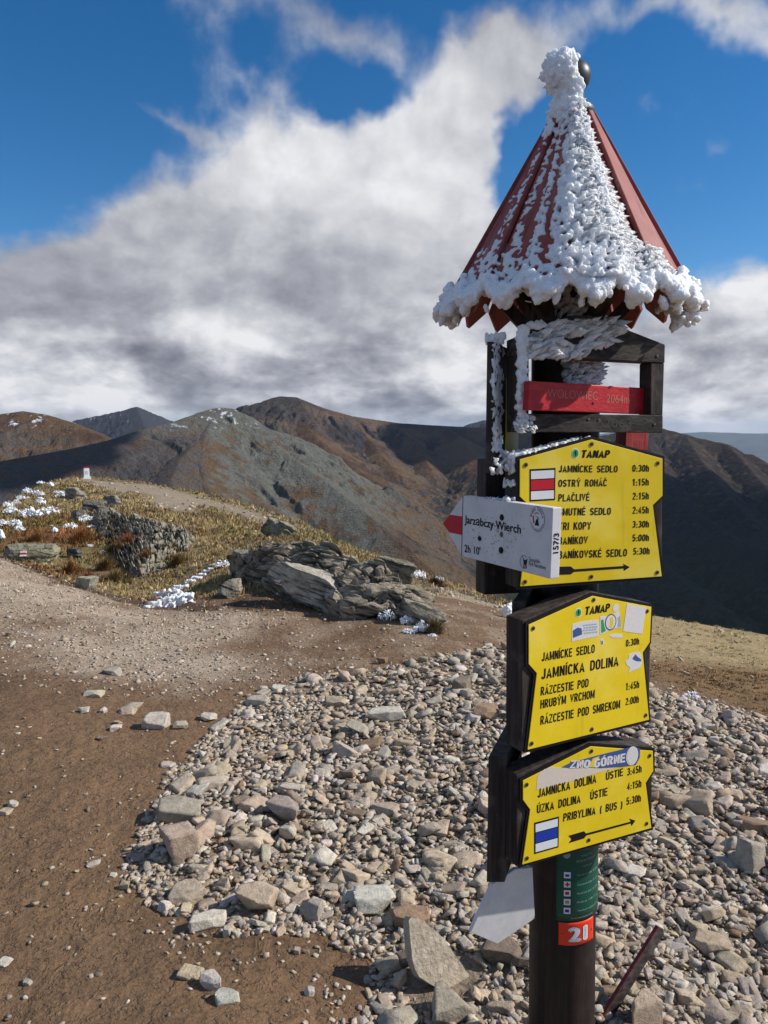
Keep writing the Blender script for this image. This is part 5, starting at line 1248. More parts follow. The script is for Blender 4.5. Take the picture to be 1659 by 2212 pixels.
def broken(rs, cuts=7, dims=(1.0, .78, .55), detail=0, amp=.022):
    """a block split along flat planes: exact convex faces with sharp edges; detail subdivides and roughens it"""
    bm = bmesh.new(); bmesh.ops.create_cube(bm, size=2.0)
    sh = rs.uniform(-.35, .35, 3)
    for q in bm.verts: q.co = Vector((q.co.x * dims[0] + sh[0] * q.co.y * .6 + sh[1] * q.co.z * .4, q.co.y * dims[1] + sh[2] * q.co.z * .4, q.co.z * dims[2]))
    for k in range(cuts):
        n = rs.normal(size=3) * (1, 1, .75); n /= np.linalg.norm(n); sup = max(q.co.dot(Vector(n)) for q in bm.verts)
        r = bmesh.ops.bisect_plane(bm, geom=bm.verts[:] + bm.edges[:] + bm.faces[:], plane_co=Vector(n * sup * rs.uniform(.55, .86)), plane_no=Vector(n), clear_outer=True)
        ed = [e for e in r['geom_cut'] if isinstance(e, bmesh.types.BMEdge)]
        if ed: bmesh.ops.holes_fill(bm, edges=[e for e in bm.edges if e.is_boundary], sides=0)
    bmesh.ops.triangulate(bm, faces=bm.faces)
    if detail:
        for _ in range(detail):
            L = np.median([e.calc_length() for e in bm.edges]); bmesh.ops.subdivide_edges(bm, edges=[e for e in bm.edges if e.calc_length() > L * .7], cuts=1); bmesh.ops.triangulate(bm, faces=bm.faces)
        bm.normal_update(); co = np.array([q.co for q in bm.verts]); no = np.array([q.normal for q in bm.verts])
        off = rs.uniform(0, 60); co = co + no * (amp * (n3(co + off, 2.4, 4) + .5 * n3(co + off, 9, 3)))[:, None]
        for q, c in zip(bm.verts, co): q.co = c
    bm.verts.index_update(); v = np.array([q.co for q in bm.verts]); f = np.array([[w.index for w in fc.verts] for fc in bm.faces]); bm.free()
    return v - (v.max(0) + v.min(0)) / 2, f
def tint_of(rs, kind=None):
    k = kind if kind else rs.choice(['grey', 'tan', 'pale', 'rust', 'dark'], p=[.36, .40, .16, .02, .06])
    c = np.array(dict(grey=(.400, .342, .278), tan=(.440, .350, .255), pale=(.530, .470, .395), rust=(.300, .205, .130), dark=(.235, .180, .135), white=(.57, .52, .44))[k])
    return k, c * rs.uniform(.92, 1.32) * (1 + rs.normal(size=3) * .02)
def rot_euler(rx, ry, rz): return np.array(Matrix.Rotation(rz, 3, 'Z') @ Matrix.Rotation(ry, 3, 'Y') @ Matrix.Rotation(rx, 3, 'X'))
def rock_object(name, verts, tris, loc, tint, mat, label, cat, group=None, smooth=False):
    me = mesh_np(name, verts, tris=tris, smooth=smooth); color_attr(me, 'tint', np.broadcast_to(tint, (len(verts), 3)))
    o = link(name, me, mat, None, label, cat, group); o.location = tuple(loc); return o

# ------------------------------------------------------------------ stones one can point to
STONES = []          # (x, y, radius) of everything placed so far
def stone(u, v, w, h, kind, label, seed, yaw=None, depth=.8, tilt=(0, 0), npl=12, sub=4, sink=.12, low=.58, cat='stone', name='stone', group=None):
    """u, v: middle of its foot in the photograph; w, h: how wide and high it shows"""
    rs = np.random.RandomState(seed); p = hit(u, v - h * .12); k = p[1] / 1659.0
    sx = w * k * .5; down = (EYE - p[2]) / p[1]; sy = sx * depth; sz = max(h * k * .5 - sy * math.sin(math.atan(down)) * .45, h * k * .26)
    q, tr = broken(rs, npl - 1, (1, .85, .7), detail=3, amp=.045); q = q / np.abs(q).max(0) * np.array([sx, sy, sz]) @ rot_euler(radians(tilt[0]), radians(tilt[1]), 0).T
    yw = rs.uniform(-.35, .35) if yaw is None else radians(yaw); q = q @ rot_euler(0, 0, yw).T
    x, y = p[0], p[1] + sy * .5; zb = gz(x, y) - q[:, 2].min() - 2 * sz * sink
    STONES.append((x, y, max(sx, sy)))
    return rock_object(name, q, tr, (x, y, zb), tint_of(rs, kind)[1], M_stone, label, cat, group)
Z7 = lambda x, y: (x * .6579, 1667.5 + y * .6579)
Z6 = lambda x, y: (x * .6579, 1212.7 + y * .6579)
def S7(x, y, w, h, *a, **k): u, v = Z7(x, y); return stone(u, v, w * .6579, h * .6579, *a, **k)
def S6(x, y, w, h, *a, **k): u, v = Z6(x, y); return stone(u, v, w * .6579, h * .6579, *a, **k)
def SB(x, y, w, h, *a, **k): u, v = ZB(x, y); return stone(u, v, w * .52485, h * .52485, *a, **k)
S7(583, 172, 150, 95, 'grey', 'blocky grey boulder at the corner of the scree, its shadow on the mud', 1, 10, .7, npl=9)
S7(588, 305, 120, 140, 'tan', 'squarish tan boulder with a dark front face beside the mud path', 2, 35, .8, npl=7, low=.75)
S7(935, 172, 135, 85, 'grey', 'large smooth grey rock lying in the middle of the scree', 3, -25, .6)
S7(615, 432, 135, 70, 'tan', 'low tan rock near the bottom edge of the scree beside a small square stone', 4, 0, .8)
S7(838, 470, 150, 112, 'tan', 'tilted tan slab with a flat sunlit face on the scree edge', 5, -20, .7, (18, 12), npl=8, low=.7)
S7(680, 520, 132, 62, 'pale', 'long flat pale stone on the edge of the brown mud', 6, 14, .5)
S7(1020, 490, 88, 78, 'grey', 'rounded grey stone between the tilted slab and the pale block', 7)
S7(1232, 470, 155, 85, 'white', 'whitish block in the scree a little left of the leaning slab', 8, 5, .7)
S7(1345, 525, 145, 88, 'rust', 'brown stone lying in shade behind the leaning slab', 9, 0, .7)
S7(1475, 835, 175, 130, 'grey', 'bulky grey rock in front of the leaning slab at the bottom edge', 10, 20, .8, npl=9)
S7(1270, 150, 105, 48, 'tan', 'flat tan slab in the scree left of the lowest signs', 12, -20, .6)
S7(540, 462, 50, 42, 'pale', 'small square pale stone at the scree corner next to the mud', 13)
S7(745, 545, 38, 40, 'pale', 'small pale stone standing alone on mud under the long flat stone', 14)
S7(622, 684, 80, 44, 'tan', 'flat tan stone, backmost of three stones together on the mud', 15)
S7(688, 718, 84, 62, 'pale', 'angular pale stone, middle one of three stones together on the mud', 16)
S7(742, 762, 84, 52, 'pale', 'pale wedge-shaped stone, front one of three together on the mud', 17)
S7(1015, 738, 36, 36, 'pale', 'small upright pale stone alone on the mud near the leaning slab', 18)
S7(975, 600, 26, 24, 'grey', 'small grey stone, one of two close together on the mud', 19)
S7(1006, 598, 24, 16, 'dark', 'small dark stone, one of two close together on the mud', 20)
S7(88, 702, 34, 22, 'grey', 'small grey stone on the mud near the frame edge, low down', 21)
S7(14, 640, 50, 26, 'white', 'white flat stone cut by the picture edge on the mud', 22)
S7(305, 312, 48, 22, 'pale', 'thin pale chip with two prongs lying on the mud', 23)
S7(370, 346, 26, 16, 'pale', 'tiny pale stone on the mud between chip and scree', 24)
S7(408, 390, 36, 32, 'tan', 'small tan stone at the left tip of the scree', 25)
S7(40, 120, 36, 26, 'pale', 'pale flat pebble, upper one of a few by the frame edge', 26)
S7(14, 142, 44, 22, 'tan', 'tan flat stone at the frame edge on the mud', 27)
S6(507, 558, 86, 66, 'pale', 'pale rounded boulder standing out on the brown mud path', 28, 0, .75, npl=10)
S6(303, 447, 68, 28, 'grey', 'dark-sided flat stone on the mud left of the pale boulder', 29)
S6(416, 505, 56, 28, 'tan', 'tan flat stone beside the pale boulder on the mud', 30)
S6(432, 487, 62, 20, 'grey', 'thin grey flake just behind the tan flat stone', 31)
S6(590, 552, 52, 28, 'grey', 'grey stone just right of the pale boulder', 32)
S6(680, 527, 56, 28, 'pale', 'pale pointed stone on mud close to the scree', 33)
S6(378, 560, 42, 24, 'pale', 'small pale stone in front of the tan flat stone', 34)
S6(386, 538, 28, 16, 'tan', 'very small tan stone in the cluster left of the pale boulder', 35)
S6(272, 500, 36, 22, 'pale', 'small pale stone on mud below the dark-sided flat stone', 36)
S6(337, 500, 26, 22, 'grey', 'small grey stone between two flat ones on the mud', 37)
S6(330, 588, 34, 14, 'dark', 'dark flat stone sunk into the mud', 38)
S6(547, 676, 54, 16, 'pale', 'thin flat pale stone lying alone lower on the mud path', 39)
S6(368, 375, 68, 26, 'grey', 'oblong grey stone on the pale gravel of the path', 40)
S6(1270, 528, 135, 48, 'white', 'long pale slab lying in the upper scree', 41, 2, .45)
S6(1520, 438, 74, 58, 'dark', 'dark grey block standing in the upper scree', 42, 20, .8, npl=9)
S6(1100, 482, 74, 38, 'tan', 'tan stone at the upper edge of the scree', 43)
S6(1602, 535, 92, 66, 'rust', 'reddish brown boulder next to the signpost in the upper scree', 44)
S6(1560, 540, 60, 40, 'white', 'pale split stone beside the reddish brown boulder', 45)
S6(1255, 338, 34, 24, 'rust', 'reddish stone lying on the path above the scree', 46)
S6(910, 425, 58, 16, 'white', 'flat whitish stone at the far tip of the scree', 47)
S6(26, 247, 22, 16, 'dark', 'small dark stone on the upper path at the frame edge', 48)
SB(1605, 250, 130, 150, 'grey', 'big dark-faced boulder at the picture edge in the scree', 49, 30, .8, (0, 18), npl=9)
SB(1430, 585, 180, 95, 'tan', 'rounded tan boulder in the scree right of the signpost', 50, -6, .75)
SB(565, 632, 190, 120, 'dark', 'dark brown rock close behind the post foot', 51, 12, .8, npl=9)
SB(1150, 905, 190, 215, 'tan', 'mossy tan rock behind the post that props up the red plank', 52, 20, .6, npl=9, sink=.2)
SB(1110, 275, 110, 60, 'pale', 'pale oblong stone right beside the green plate', 53)
SB(170, 640, 110, 80, 'dark', 'shaded grey stone tucked behind the leaning slab', 54)
# the leaning slab: a plate with a broken outline, propped on its long edge
def leaning_slab():
    pts = [(180, 440), (192, 420), (245, 440), (300, 490), (345, 545), (405, 625), (455, 685), (440, 700), (400, 712), (320, 722), (270, 700), (225, 672), (208, 640), (196, 600), (186, 520)]
    foot = hit(*ZB(330, 735)); pl = Plane(foot + np.array([0, .03, .02]), (.90, .44, 0), (-.05, .50, .86))
    loc = [pl.px(*ZB(x, y)) for x, y in pts]
    bm = bmesh.new(); f = bm.faces.new([bm.verts.new(pl.w(a, b, 0)) for a, b in loc])
    ex = bmesh.ops.extrude_face_region(bm, geom=[f]); vv = [e for e in ex['geom'] if isinstance(e, bmesh.types.BMVert)]
    cen = np.mean(loc, 0)
    for q in vv:
        q.co = Vector(np.array(q.co) - pl.N * .060)
    bmesh.ops.recalc_face_normals(bm, faces=bm.faces); bmesh.ops.triangulate(bm, faces=bm.faces)
    for _ in range(4): bmesh.ops.subdivide_edges(bm, edges=[e for e in bm.edges if e.calc_length() > .014], cuts=1, use_grid_fill=True); bmesh.ops.triangulate(bm, faces=bm.faces)
    bm.normal_update(); co = np.array([q.co for q in bm.verts]); no = np.array([q.normal for q in bm.verts])
    co += no * (.010 * n3(co, 9, 4) + .003 * n3(co, 60, 3))[:, None]
    for q, c in zip(bm.verts, co): q.co = c - foot
    me = bpy.data.meshes.new('stone'); bm.to_mesh(me); bm.free(); color_attr(me, 'tint', np.broadcast_to((.46, .39, .30), (len(me.vertices), 3)))
    o = link('stone', me, M_stone, None, 'big pale slab leaning on edge near the post foot', 'stone'); o.location = tuple(foot); STONES.append((foot[0], foot[1] + .08, .2))
leaning_slab()

# ------------------------------------------------------------------ the scree: the stones that show largest one by one, the rest as gravel
def scree():
    rs = np.random.RandomState(42)
    def sample(n, qa, qb, ya, yb, pw):      # pw: how the density falls with distance
        y = ya * (yb / ya) ** rs.random_sample(n) if pw == 2 else np.sqrt(ya ** 2 + (yb ** 2 - ya ** 2) * rs.random_sample(n)); q = rs.uniform(qa, qb, n); return q * y, y
    X = []; Y = []; Rr = []; Tn = []
    def keep(x, y, r, msk): X.append(x[msk]); Y.append(y[msk]); Rr.append(r[msk])
    x, y = sample(9200, -.62, .62, 1.9, 7.9, 1); r = .0165 * np.exp(rs.normal(0, .55, len(x))) + .006; m = poly_dist(x, y, SCREE) + .10 * fbm2(x * 2.2, y * 2.2, 4) > .0; keep(x, y, np.clip(r, .010, .080), m)
    x, y = sample(16500, -.62, .62, 1.9, 5.7, 1); r = rs.uniform(.009, .021, len(x)); m = poly_dist(x, y, SCREE) + .13 * fbm2(x * 2.2, y * 2.2, 4) > -.05; keep(x, y, r, m)
    x, y = sample(30000, -.62, .62, 1.9, 7.0, 2); r = rs.uniform(.0045, .011, len(x)); d = poly_dist(x, y, SCREE) + .16 * fbm2(x * 2.2, y * 2.2, 4); m = (d > -.03) | ((d > -.25) & (rs.random_sample(len(x)) < .12)); keep(x, y, r, m)
    # scattered pebbles on the paler path and on the mud
    x, y = sample(26000, -.62, .45, 3.0, 13, 2); M = ground_cover(x, y); r = rs.uniform(.005, .013, len(x)) * np.exp(rs.normal(0, .35, len(x)))
    prob = np.clip(M['pale'] * .75 + .018 + .22 * (y > 5.6) * (1 - M['far']), 0, 1); keep(x, y, np.clip(r, .004, .04), (rs.random_sample(len(x)) < prob) & (M['scree'] < 0) & ((M['far'] < .5) | (M['grassy'] < .4)))
    x, y = sample(230, -.6, .3, 2.3, 6, 2); r = rs.uniform(.006, .012, len(x)); M = ground_cover(x, y); keep(x, y, r, M['scree'] < -.02)
    x, y = sample(5200, -.45, .62, 6.5, 46, 2); M = ground_cover(x, y); r = rs.uniform(.012, .045, len(x)) * np.sqrt(y / 12); pr = np.where(M['grassy'] > .5, .07, .55); keep(x, y, r, (M['far'] > .5) & (rs.random_sample(len(x)) < pr))
    X = np.concatenate(X); Y = np.concatenate(Y); Rr = np.concatenate(Rr)
    for (sx, sy, sr) in STONES:               # nothing inside a stone placed by hand
        m = (np.hypot(X - sx, Y - sy) < sr * .75 + Rr * .4); X, Y, Rr = X[~m], Y[~m], Rr[~m]
    m = np.hypot(X - PB[0], Y - PB[1]) > POST_R + Rr * .5; X, Y, Rr = X[m], Y[m], Rr[m]
    Z = ground_z(X, Y)
    # what the photograph shows of each: projected size, inside the frame, in front of the post or not behind it
    cz = Y * FWD[1] + (Z - EYE) * FWD[2]; U = 829.5 + 1659 * X / cz; V = 1106 - 1659 * (Y * UPV[1] + (Z - EYE) * UPV[2]) / cz
    vis = (U > 4) & (U < 1655) & (V < 2205) & ~((U > 1130) & (U < 1296) & (Y > PB[1] - .1)) & ~((U > 1055) & (U < 1420) & (V < 1900))
    size = np.where(vis, Rr / Y, 0); order = np.argsort(-size); nb = 232; big = order[:nb]; rest = order[nb:]
    # individual stones
    PR = [broken(np.random.RandomState(900 + k), 5 + k % 4, detail=2, amp=.03) for k in range(44)]
    kinds = dict(grey='grey angular', tan='tan angular', pale='pale bleached', rust='rusty brown', dark='dark brown')
    for i, j in enumerate(big):
        r = Rr[j]; k, t = tint_of(rs); q, tr = PR[rs.randint(44)]; q = q / np.abs(q).max(0) * r * np.array([1.25, rs.uniform(.55, 1.0), rs.uniform(.22, .50)])
        q = q @ rot_euler(rs.normal(0, .26), rs.normal(0, .26), rs.uniform(0, 6.28)).T
        side = 'beside and behind the signpost, on its gravel-path side' if U[j] < 1130 else 'beyond the signpost, on its grass-slope side'
        sz = 'bigger' if size[j] > np.median(size[big]) else 'smaller'
        side = 'left of the signpost' if U[j] < 1130 else ('right of the signpost' if U[j] > 1296 else 'just behind the signpost')
        zone = 'upper' if V[j] < 1700 else 'lower'
        lab = f'{sz} {kinds[k]} stone among its like in the {zone} scree {side}'
        if V[j] < 2205 and M_far(X[j], Y[j]): lab = f'{kinds[k]} stone lying out on the open slope'
        rock_object('stone', q, tr, (X[j], Y[j], Z[j] + abs(q[:, 2].min()) * .55), t, M_stone, lab, 'stone', f'{k} {sz} stones, {zone} scree, {side}')
    protos = [broken(np.random.RandomState(300 + k), 4 + k % 4) for k in range(40)]
    PR2 = [broken(np.random.RandomState(700 + k), 5 + k % 4, detail=1, amp=.025) for k in range(40)]
    def merged(name, idx, mode):
        V_ = []; F_ = []; T_ = []; n = 0; src = protos if mode == 'hull' else PR2
        for j in idx:
            v, f = src[rs.randint(40)]
            r = Rr[j]; q = v / np.abs(v).max(0) * r * np.array([1.25, rs.uniform(.55, 1.0), rs.uniform(.20, .50)]); q = q @ rot_euler(rs.normal(0, .30), rs.normal(0, .30), rs.uniform(0, 6.28)).T
            lift = abs(q[:, 2].min()) * .45 + (rs.uniform(0, .018) if Rr[j] > .012 and DS[j] > .15 else 0)
            V_.append(q + (X[j], Y[j], Z[j] + lift)); F_.append(f + n); n += len(v); T_.append(np.broadcast_to(tint_of(rs)[1], (len(v), 3)))
        me = mesh_np(name, np.concatenate(V_), tris=np.concatenate(F_)); color_attr(me, 'tint', np.concatenate(T_))
        return me
    DS = poly_dist(X, Y, SCREE)
    near = [j for j in rest if size[j] > .0058]; nearset = set(near); other = [j for j in rest if j not in nearset]
    a = merged('gravel', near, 'ico'); link('scree_stones', a, M_stone, kind='stuff', label='heap of small angular scree stones around the signpost')
    b = merged('gravel', other, 'hull'); link('gravel', b, M_stone, kind='stuff', label='fine gravel and pebbles strewn over the path and scree')
    print('stones', len(big), len(near), len(other))
def M_far(x, y): return float(ground_cover(np.array([x]), np.array([y]))['far'][0]) > .5
scree()

# ------------------------------------------------------------------ bedrock: the outcrop in the middle, the ledges across the hollow
Z7b = lambda x, y: (460.8 + x * .3655, 1121.8 + y * .3655)
Z6b = lambda x, y: (x * .27778, 1000.5 + y * .27778)
def bedrock(Zf, sc, x, y, w, h, label, seed, yaw=0, depth=.7, tilt=(0, 0), tint=(1, 1, 1), npl=17, lay=.05, sub=5, dy=0.0, sink=.24):
    rs = np.random.RandomState(seed); u, v = Zf(x, y); p = hit(u, v); k = (p[1] + dy) / 1659.0
    sx = w * sc * k * .5; sz = h * sc * k * .62; sy = sx * depth
    q, tr = broken(rs, npl - 3, (1, .85, .75), detail=5 if sub >= 5 else 4, amp=.02)
    q = q / np.abs(q).max(0)
    b = n3(q + rs.uniform(0, 40), 1.6, 5); led = np.floor(q[:, 2] * 5 + q[:, 0] * 1.5 + .8 * n3(q + 9, 1.2, 2)); led = (np.sin(led * 12.9898 + seed) * 43758.5453) % 1.0
    q = q * (1 + .10 * b + lay * 2 * (led - .5) + .03 * n3(q + 3, 8, 3))[:, None]
    q = q * np.array([sx, sy, sz]) @ rot_euler(radians(tilt[0]), radians(tilt[1]), 0).T @ rot_euler(0, 0, radians(yaw)).T
    X_, Y_ = p[0], p[1] + dy + sy * .55; zb = gz(p[0], p[1] + dy * .5) + dy * 0 - q[:, 2].min() - 2 * sz * sink
    if dy: zb = at(u, v, p[1] + dy)[2] - q[:, 2].min()
    me = mesh_np('boulder', q, tris=tr, smooth=False); color_attr(me, 'tint', np.broadcast_to(np.asarray(tint, float), (len(q), 3)))
    o = link('boulder', me, M_outcrop, None, label, 'boulder'); o.location = (X_, Y_, zb)
    return o, (q + np.array([X_, Y_, zb]), tr)
def blaze(o, verts, u, v, w, h, red=True):
    """painted trail mark laid on the rock surface seen at (u, v)"""
    verts, tri = verts; P = verts[tri]; d = ray(u, v); e1 = P[:, 1] - P[:, 0]; e2 = P[:, 2] - P[:, 0]; pv = np.cross(d, e2); det = (e1 * pv).sum(1); det[np.abs(det) < 1e-12] = 1e-12
    tv = CAM - P[:, 0]; a = (tv * pv).sum(1) / det; qv = np.cross(tv, e1); b = (qv @ d) / det; t = (e2 * qv).sum(1) / det; ok = (a >= 0) & (b >= 0) & (a + b <= 1) & (t > .1)
    if not ok.any(): print('no blaze at', u, v); return
    i = np.nonzero(ok)[0][np.argmin(t[ok])]; c = CAM + d * t[i]
    near = np.nonzero(np.linalg.norm(P.mean(1) - c, axis=1) < .10)[0]; N = np.cross(e1[near], e2[near]).sum(0); N /= np.linalg.norm(N)
    if N @ (CAM - c) < 0: N = -N
    T = np.cross([0, 0, 1.0], N); T /= np.linalg.norm(T); pl = Plane(c, T, np.cross(N, T)); k = c[1] / 1659
    W, H = w * k, h * k; off = .008
    mb = MB(); n = 8
    rr_ = random.Random(int(u))
    def strip(b0, b1, m):
        pts = [(-W / 2 + W * i / n, b1 + rr_.uniform(-.04, .04) * H) for i in range(n + 1)] + [(W / 2 - W * i / n, b0 + rr_.uniform(-.04, .04) * H) for i in range(n + 1)]
        pl.poly(mb, pts, -.03, off, m)
    strip(H * .17, H * .5, 0); strip(-H * .16, H * .16, 1); strip(-H * .5, -H * .17, 0)
    me = mb.mesh('trail_blaze', [M_white, M_redp], np.array(o.location)); link('trail_blaze', me, None, o)
B7 = lambda *a, **k: bedrock(Z7b, .3655, *a, **k)
B6 = lambda *a, **k: bedrock(Z6b, .27778, *a, **k)
B7(215, 330, 260, 150, 'low grey boulder at the uphill end of the middle outcrop', 201, 8, .8)
o_, v_ = B7(585, 540, 640, 150, 'long smooth bench of pale rock with a painted trail mark', 207, -30, .26, (0, 15), (1.65, 1.62, 1.55), lay=.03, npl=20, sink=.05)
blaze(o_, v_, *Z7b(382, 372), 24, 10)
B7(845, 560, 180, 120, 'dark rounded boulder tucked under the tall fissured rock', 208, 0, .8, (0, 0), (.75, .75, .75))
B7(1065, 500, 260, 190, 'green-mossed block at the downhill end of the outcrop', 210, -14, .7, (0, 12), (.95, .95, .78), lay=.07, dy=.12)
B7(1195, 560, 230, 140, 'brown angular boulder at the downhill end of the outcrop', 211, -12, .7, (0, 10), (1.0, .92, .8))
B7(1225, 625, 320, 100, 'low rock rib running down past frosted grass', 212, -14, .3, (0, 14), (1.05, 1.02, .92))
B7(100, 462, 140, 105, 'separate lump of grey rock on the path above the mud', 213, 20, .8, (0, 0), (1.3, 1.22, 1.1), sub=4)
B6(870, 340, 140, 90, 'small grey rock on the crest path above the ledges', 225, 0, .7, (0, 0), (.9, .9, .9), sub=4)
B6(735, 385, 190, 90, 'flat dark rock just left of the small crest rock', 226, 0, .6, (0, 0), (.7, .7, .7), sub=4)
B6(595, 450, 130, 90, 'grey rock beside the frosted heather', 227, 0, .7, (0, 0), (.95, .95, .9), sub=4)
o_, v_ = B6(190, 770, 460, 150, 'flat lichened slab with a painted white and red mark', 228, 4, .55, (8, -4), (1.12, 1.12, .90), lay=.06, sink=.42)
blaze(o_, v_, *Z6b(180, 705), 13, 12)
B6(665, 985, 210, 100, 'pale lichened boulder at the foot of the orange grass', 229, 0, .7, (0, 0), (1.4, 1.4, 1.22), sub=4)
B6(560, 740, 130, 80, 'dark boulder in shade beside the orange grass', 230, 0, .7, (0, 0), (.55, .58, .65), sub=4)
B6(580, 290, 170, 100, 'heap-like grey rock below the boundary stone', 231, 0, .7, (0, 0), (1.1, 1.08, 1.0), sub=4, lay=.12)
B7(385, 105, 230, 110, 'greenish layered rock on the far grass slope', 232, -20, .5, (0, 20), (1.1, 1.1, .88), lay=.12, sub=4, sink=.35)
def rock_sheet(name, label, top, bottom, bulge, cell, seed, back=0.7, nb=10, nx=300, ny=120, holes=0.0, tint=(1, 1, 1), dip=.35):
    """a connected face of bedrock between a lower line and an upper line, split into tilted blocks by cracks; then down behind"""
    rs = np.random.RandomState(seed)
    def res(P, n):
        P = np.asarray(P); d = np.r_[0, np.cumsum(np.linalg.norm(np.diff(P, axis=0), axis=1))]; t = np.linspace(0, d[-1], n); return np.stack([np.interp(t, d, P[:, k]) for k in range(3)], 1), d[-1]
    A, L = res(bottom, nx); B, _ = res(top, nx)
    rows = np.linspace(0, 1, ny); V = A[:, None] * (1 - rows[None, :, None]) + B[:, None] * rows[None, :, None]
    # rounded front: bulge out along the face normal
    sl = np.broadcast_to(np.linspace(0, L, nx)[:, None], (nx, ny)); tl = np.linalg.norm(B - A, axis=1)[:, None] * rows[None]
    tang = np.gradient(V, axis=0); upd = np.gradient(V, axis=1); N = np.cross(tang, upd); N /= np.linalg.norm(N, axis=2, keepdims=True) + 1e-9
    N *= np.sign((N * (CAM - V)).sum(2, keepdims=True))
    ux = sl + .18 * fbm2(sl / .5 + seed, tl / .5, 3); uy = tl - dip * sl + .12 * fbm2(sl / .4 + 9, tl / .4 + seed, 3)
    npt = int(L * 1.6 * max(tl.max(), .3) * 1.6 / (cell * cell * .5)) + 12
    pts = np.stack([rs.uniform(ux.min(), ux.max(), npt), rs.uniform(uy.min(), uy.max(), npt)], 1); offs = rs.uniform(-.5, .5, npt); tx = rs.normal(0, .5, npt); ty = rs.normal(.3, .5, npt)
    i1 = np.zeros(ux.shape, int); b1 = np.full(ux.shape, 1e9); b2 = np.full(ux.shape, 1e9)
    for k in range(npt):
        d = ((ux - pts[k, 0]) / 1.7) ** 2 + (uy - pts[k, 1]) ** 2; m = d < b1; b2 = np.where(m, b1, np.minimum(b2, d)); i1 = np.where(m, k, i1); b1 = np.where(m, d, b1)
    f = np.sqrt(b2) - np.sqrt(b1)
    h = bulge * (.35 + .9 * np.sin(pi * np.clip(rows, 0, 1)) ** .6)[None] + cell * .68 * (offs[i1] + tx[i1] * (ux - pts[i1, 0]) + ty[i1] * (uy - pts[i1, 1])) - cell * .42 * np.exp(-(f / (cell * .075)) ** 2)
    h += .016 * fbm2(sl * 9 + seed, tl * 18, 4) + .03 * fbm2(sl * 1.3, tl * 1.8 + seed, 3)
    if holes: h -= .30 * sstep(fbm2(sl / .7 + seed, tl / .5, 4), .16 - holes, .34 - holes)
    led = np.floor((uy + .02 * fbm2(sl * 3, tl * 3, 2)) / (cell * .28)); h += .22 * cell * ((np.sin(led * 12.9898 + seed) * 43758.5453) % 1.0 - .5)
    e = np.minimum(np.linspace(0, 1, nx), 1 - np.linspace(0, 1, nx))[:, None]; w = sstep(e, 0, .06) * sstep(rows, -.02, .10)[None]
    V = V + N * (h * w - .10 * (1 - w))[..., None]
    tail = []; last = V[:, -1]
    for k in range(1, nb + 1):
        t = k / nb; q = last.copy(); q[:, 0] += 0; q[:, 1] += back * t; g = ground_z(q[:, 0], q[:, 1]) - .12; q[:, 2] = last[:, 2] * (1 - t ** 1.3) + g * t ** 1.3 + .05 * fbm2(q[:, 0] * 4 + seed, q[:, 1] * 4, 3) * (1 - t); tail.append(q)
    V = np.concatenate([V, np.stack(tail, 1)], 1)
    c = V.reshape(-1, 3).mean(0); me = mesh_np(name, V.reshape(-1, 3) - c, grid_quads(*V.shape[:2])); color_attr(me, 'tint', np.broadcast_to(np.asarray(tint, float), (V.shape[0] * V.shape[1], 3)))
    o = link(name, me, M_outcrop, None, label, 'rock outcrop'); o.location = tuple(c)
H7 = lambda x, y: hit(*Z7b(x, y))
H6 = lambda x, y: hit(*Z6b(x, y))
def lift(p, dz): q = p.copy(); q[2] += dz; return q
_bot = [H7(90, 330), H7(180, 375), H7(300, 420), H7(450, 480), H7(620, 545), H7(760, 600), H7(900, 590), H7(1010, 570), H7(1120, 590), H7(1270, 610)]
_ty = [p[1] for p in _bot]
_top = [at(*Z7b(x, y), yy) for (x, y), yy in zip(((95, 255), (190, 205), (330, 150), (440, 128), (560, 140), (690, 150), (800, 205), (890, 300), (1000, 280), (1160, 420), (1290, 520)), [d_ * KD for d_ in (9.3, 9.3, 9.3, 9.2, 9.1, 8.9, 8.7, 8.4, 8.2, 7.8, 7.4)])]
rock_sheet('rock_outcrop', 'jagged fissured grey outcrop rising beside the path behind a painted bench of rock', _top, _bot, .14, .25, 61, .8, tint=(1.28, 1.19, 1.08))
_bot = [H6(770, 600), H6(850, 700), H6(930, 830), H6(1010, 900), H6(1090, 915), H6(1200, 870), H6(1320, 800), H6(1430, 700), H6(1500, 640)]
_top = [lift(H6(x, y), .12) for x, y in ((690, 440), (760, 410), (860, 400), (960, 450), (1080, 475), (1230, 500), (1350, 545), (1440, 575), (1510, 610))]
rock_sheet('rock_ledge', 'wide band of thin-layered grey ledges across the grassy hollow', _top, _bot, .05, .30, 62, .9, nx=300, ny=170, tint=(1.15, 1.12, 1.04), dip=-.25, holes=.06)
